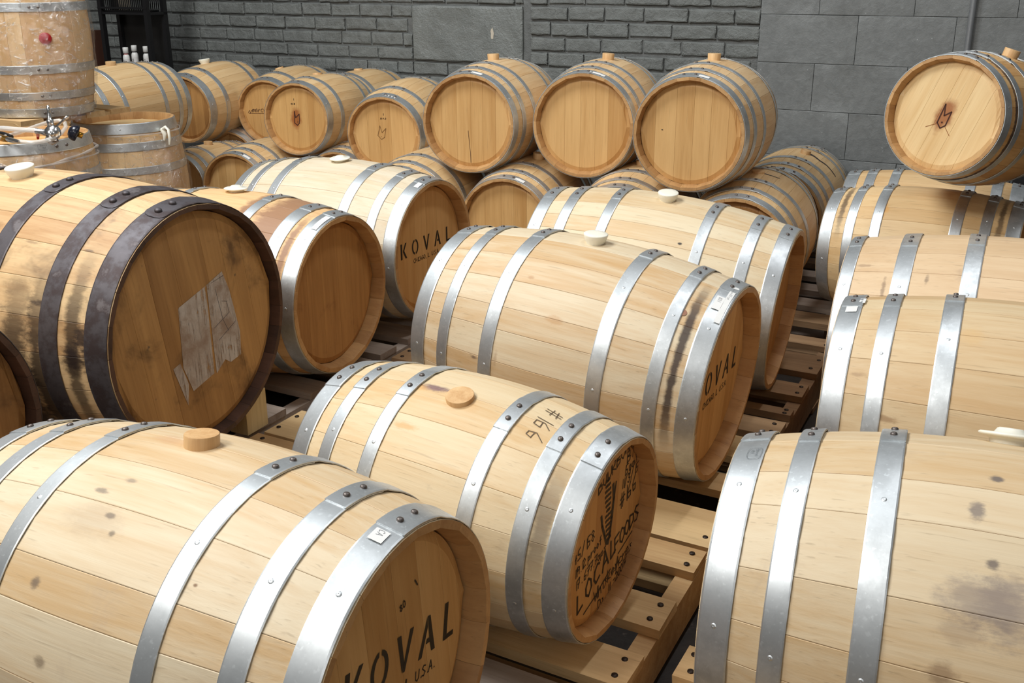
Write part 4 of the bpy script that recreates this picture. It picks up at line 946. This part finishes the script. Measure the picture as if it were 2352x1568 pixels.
# ------------------------------------------------------------------ rack, crate, bottles at the left wall
def fr(u, v, z): return FR @ Vector((u, v, z))
M_o = Matrix(((EU.x, EV.x, 0, fr(-5.23, 4.78, -ZF).x), (EU.y, EV.y, 0, fr(-5.23, 4.78, -ZF).y), (0, 0, 1, 0), (0, 0, 0, 1)))
t = thing('wire_rack', 'black metal rack standing against the brick wall at top left', 'rack', M_o)
def rb_(nm, a, b, c, d, e, f_, mat=M_black):
    mb = MB(); mb.box((a+5.23)*K, (b+5.23)*K, (c-4.78)*K, (d-4.78)*K, (e+ZF)*K, (f_+ZF)*K); return obj(nm, mb, mat, t)
for u in (-5.51, -5.10):
    for vv in (4.60, 4.74): rb_('post', u, u+.03, vv, vv+.03, -ZF, 1.75)
for z in (.66, 1.035):
    rb_('shelf', -5.51, -5.07, 4.605, 4.765, z, z+.016); rb_('rail', -5.51, -5.07, 4.598, 4.606, z+.035, z+.047)
rb_('back_panel', -5.51, -5.08, 4.768, 4.775, .68, 1.035, plain('dark_panel', (34, 33, 32), .35))
rb_('side_box', -5.66, -5.58, 4.60, 4.7, -ZF, .93, plain('rust_panel', (70, 40, 28), .6))
t = thing('slatted_crate', 'black plastic crate with slatted side on the rack shelf', 'crate', Matrix(((EU.x, EV.x, 0, fr(-5.315, 4.685, 1.052).x), (EU.y, EV.y, 0, fr(-5.315, 4.685, 1.052).y), (0, 0, 1, fr(0, 0, 1.052).z), (0, 0, 0, 1))))
def cb(nm, a, b, c, d, e, f_):
    mb = MB(); mb.box(a, b, c, d, e, f_); return obj(nm, mb, M_blackp, t)
cb('base', -.175, .175, -.06, .06, 0, .008); cb('rim', -.18, .18, -.068, -.06, .20, .22); cb('rim', -.18, .18, .06, .068, .20, .22); cb('rim', -.18, -.172, -.068, .068, .20, .22); cb('rim', .172, .18, -.068, .068, .20, .22)
for i in range(25):
    x = -.174+.0145*i; cb('slat', x-.0022, x+.0022, -.066, -.061, .008, .2)
for i in range(9):
    y = -.058+.0145*i; cb('slat', .172, .177, y-.0022, y+.0022, .008, .2); cb('slat', -.177, -.172, y-.0022, y+.0022, .008, .2)
mb = MB(); mb.box(-.03, .06, -.05, -.035, .0095, .19); tag(obj('folded_cloth', mb, plain('cream_cloth', (226, 214, 196), .8), None, t.matrix_world.copy()), 'cream cloth folded inside the black crate', 'cloth')
M_wp = plain('white_plastic', (244, 244, 242), .35); M_lab = plain('bottle_label', (232, 230, 228), .5); M_red = plain('red_print', (170, 50, 50), .5)
def bottle(u, v_, zt_, label, red=False):
    H = .15*K; o = fr(u, v_, zt_); o.z -= H
    t = thing('white_bottle', label, 'bottle', Matrix(((EU.x, EV.x, 0, o.x), (EU.y, EV.y, 0, o.y), (0, 0, 1, o.z), (0, 0, 0, 1))), 'white bottles on the rack')
    mb = MB(); mb.lathe([(.0001, 0), (.018, 0), (.0195, .003), (.0195, .078), (.017, .088), (.0125, .094), (.0125, .10)], 24); obj('body', mb, M_wp, t)
    mb = MB(); mb.lathe([(.0128, .092), (.0128, .099)], 20); obj('neck_ring', mb, M_blackp if not red else M_red, t)
    mb = MB(); mb.lathe([(.0125, .100), (.0162, .101), (.0165, .131), (.0150, .134), (.0001, .135)], 24); obj('cap', mb, M_wp, t)
    mb = MB(); mb.lathe([(.0198, .02), (.0198, .070)], 24); lo = obj('paper_label', mb, M_lab, t)
    mb = MB()
    for k in range(4): 
        z = .035+.007*k; mb.grid([[Vector((.0200*math.cos(-1.75+.12*i), .0200*math.sin(-1.75+.12*i), z+q)) for i in range(6)] for q in (0, .003)], True)
    obj('label_print', mb, M_blackp, lo)
bottle(-5.352, 4.645, .829, 'white capped bottle on the rack, leftmost, with a red neck ring', True)
bottle(-5.30, 4.67, .842, 'white capped bottle on the rack, middle one with printed label')
bottle(-5.165, 4.645, .842, 'white capped bottle on the rack, standing apart on the right')
mb = MB(); mb.box(-.15, .13, -.05, .05, 0, .02)
o = fr(-5.28, 4.68, 0); o.z = fr(0, 0, .829).z-.15*K-.0205
tag(obj('low_tray', mb, plain('dark_tray', (30, 30, 32), .5), None, Matrix(((EU.x, EV.x, 0, o.x), (EU.y, EV.y, 0, o.y), (0, 0, 1, o.z), (0, 0, 0, 1)))), 'dark tray under the white bottles on the rack', 'tray')

# ------------------------------------------------------------------ right background: black case and cabinet, under the raised barrel
mb = MB(); Mf = Matrix(((EU.x, EV.x, 0, fr(-.165, 4.78, 0).x), (EU.y, EV.y, 0, fr(-.165, 4.78, 0).y), (0, 0, 1, 0), (0, 0, 0, 1)))
hz = .405+ZF
mb.box(-.12, .075, -.05, .25, .0, hz*K-.03); mb.box(-.125, .080, -.055, .255, hz*K-.03, hz*K)
t = thing('black_case', 'black lidded case behind the leaky right barrel', 'case', Mf)
mbb = MB(); mbb.box(-.12, .075, -.05, .25, .0, hz*K-.03); obj('case_body', mbb, M_blackp, t)
mbb = MB(); mbb.box(-.125, .08, -.055, .255, hz*K-.029, hz*K); obj('case_lid', mbb, M_blackp, t)
t = thing('dark_cabinet', 'dark upright cabinet at the right edge behind the barrels', 'cabinet', Matrix(((EU.x, EV.x, 0, fr(.12, 4.72, 0).x), (EU.y, EV.y, 0, fr(.12, 4.72, 0).y), (0, 0, 1, 0), (0, 0, 0, 1))))
mbb = MB(); mbb.box(-.165, .3, -.04, .3, 0, (.45+ZF)*K-.002); obj('cabinet_body', mbb, M_black, t)
mbb = MB(); mbb.box(-.14, .28, -.048, -.041, .03, (.45+ZF)*K-.03); obj('cabinet_door', mbb, plain('charcoal_panel', (40, 38, 38), .4), t)
# light wooden block wedged under the big weathered barrel
def onz(px, py, z): return onp(px, py, z)
a = onz(572, 985, 0.0)
mb = MB(); mb.box(-.035, .022, -.03, .05, 0, .105)
tag(obj('timber_block', mb, wood('cream_timber', (224, 206, 160), (196, 170, 118), axis=2, var=.1), None, Matrix.Translation(a) @ Matrix.Rotation(-.45, 4, 'Z')), 'short cream timber block propping the big weathered barrel', 'block')
# wooden props that carry the tilted barrel
for (x_, y_, lab) in ((1.42, 3.62, 'wooden chock'), (1.77, 3.30, 'wooden chock')): pass
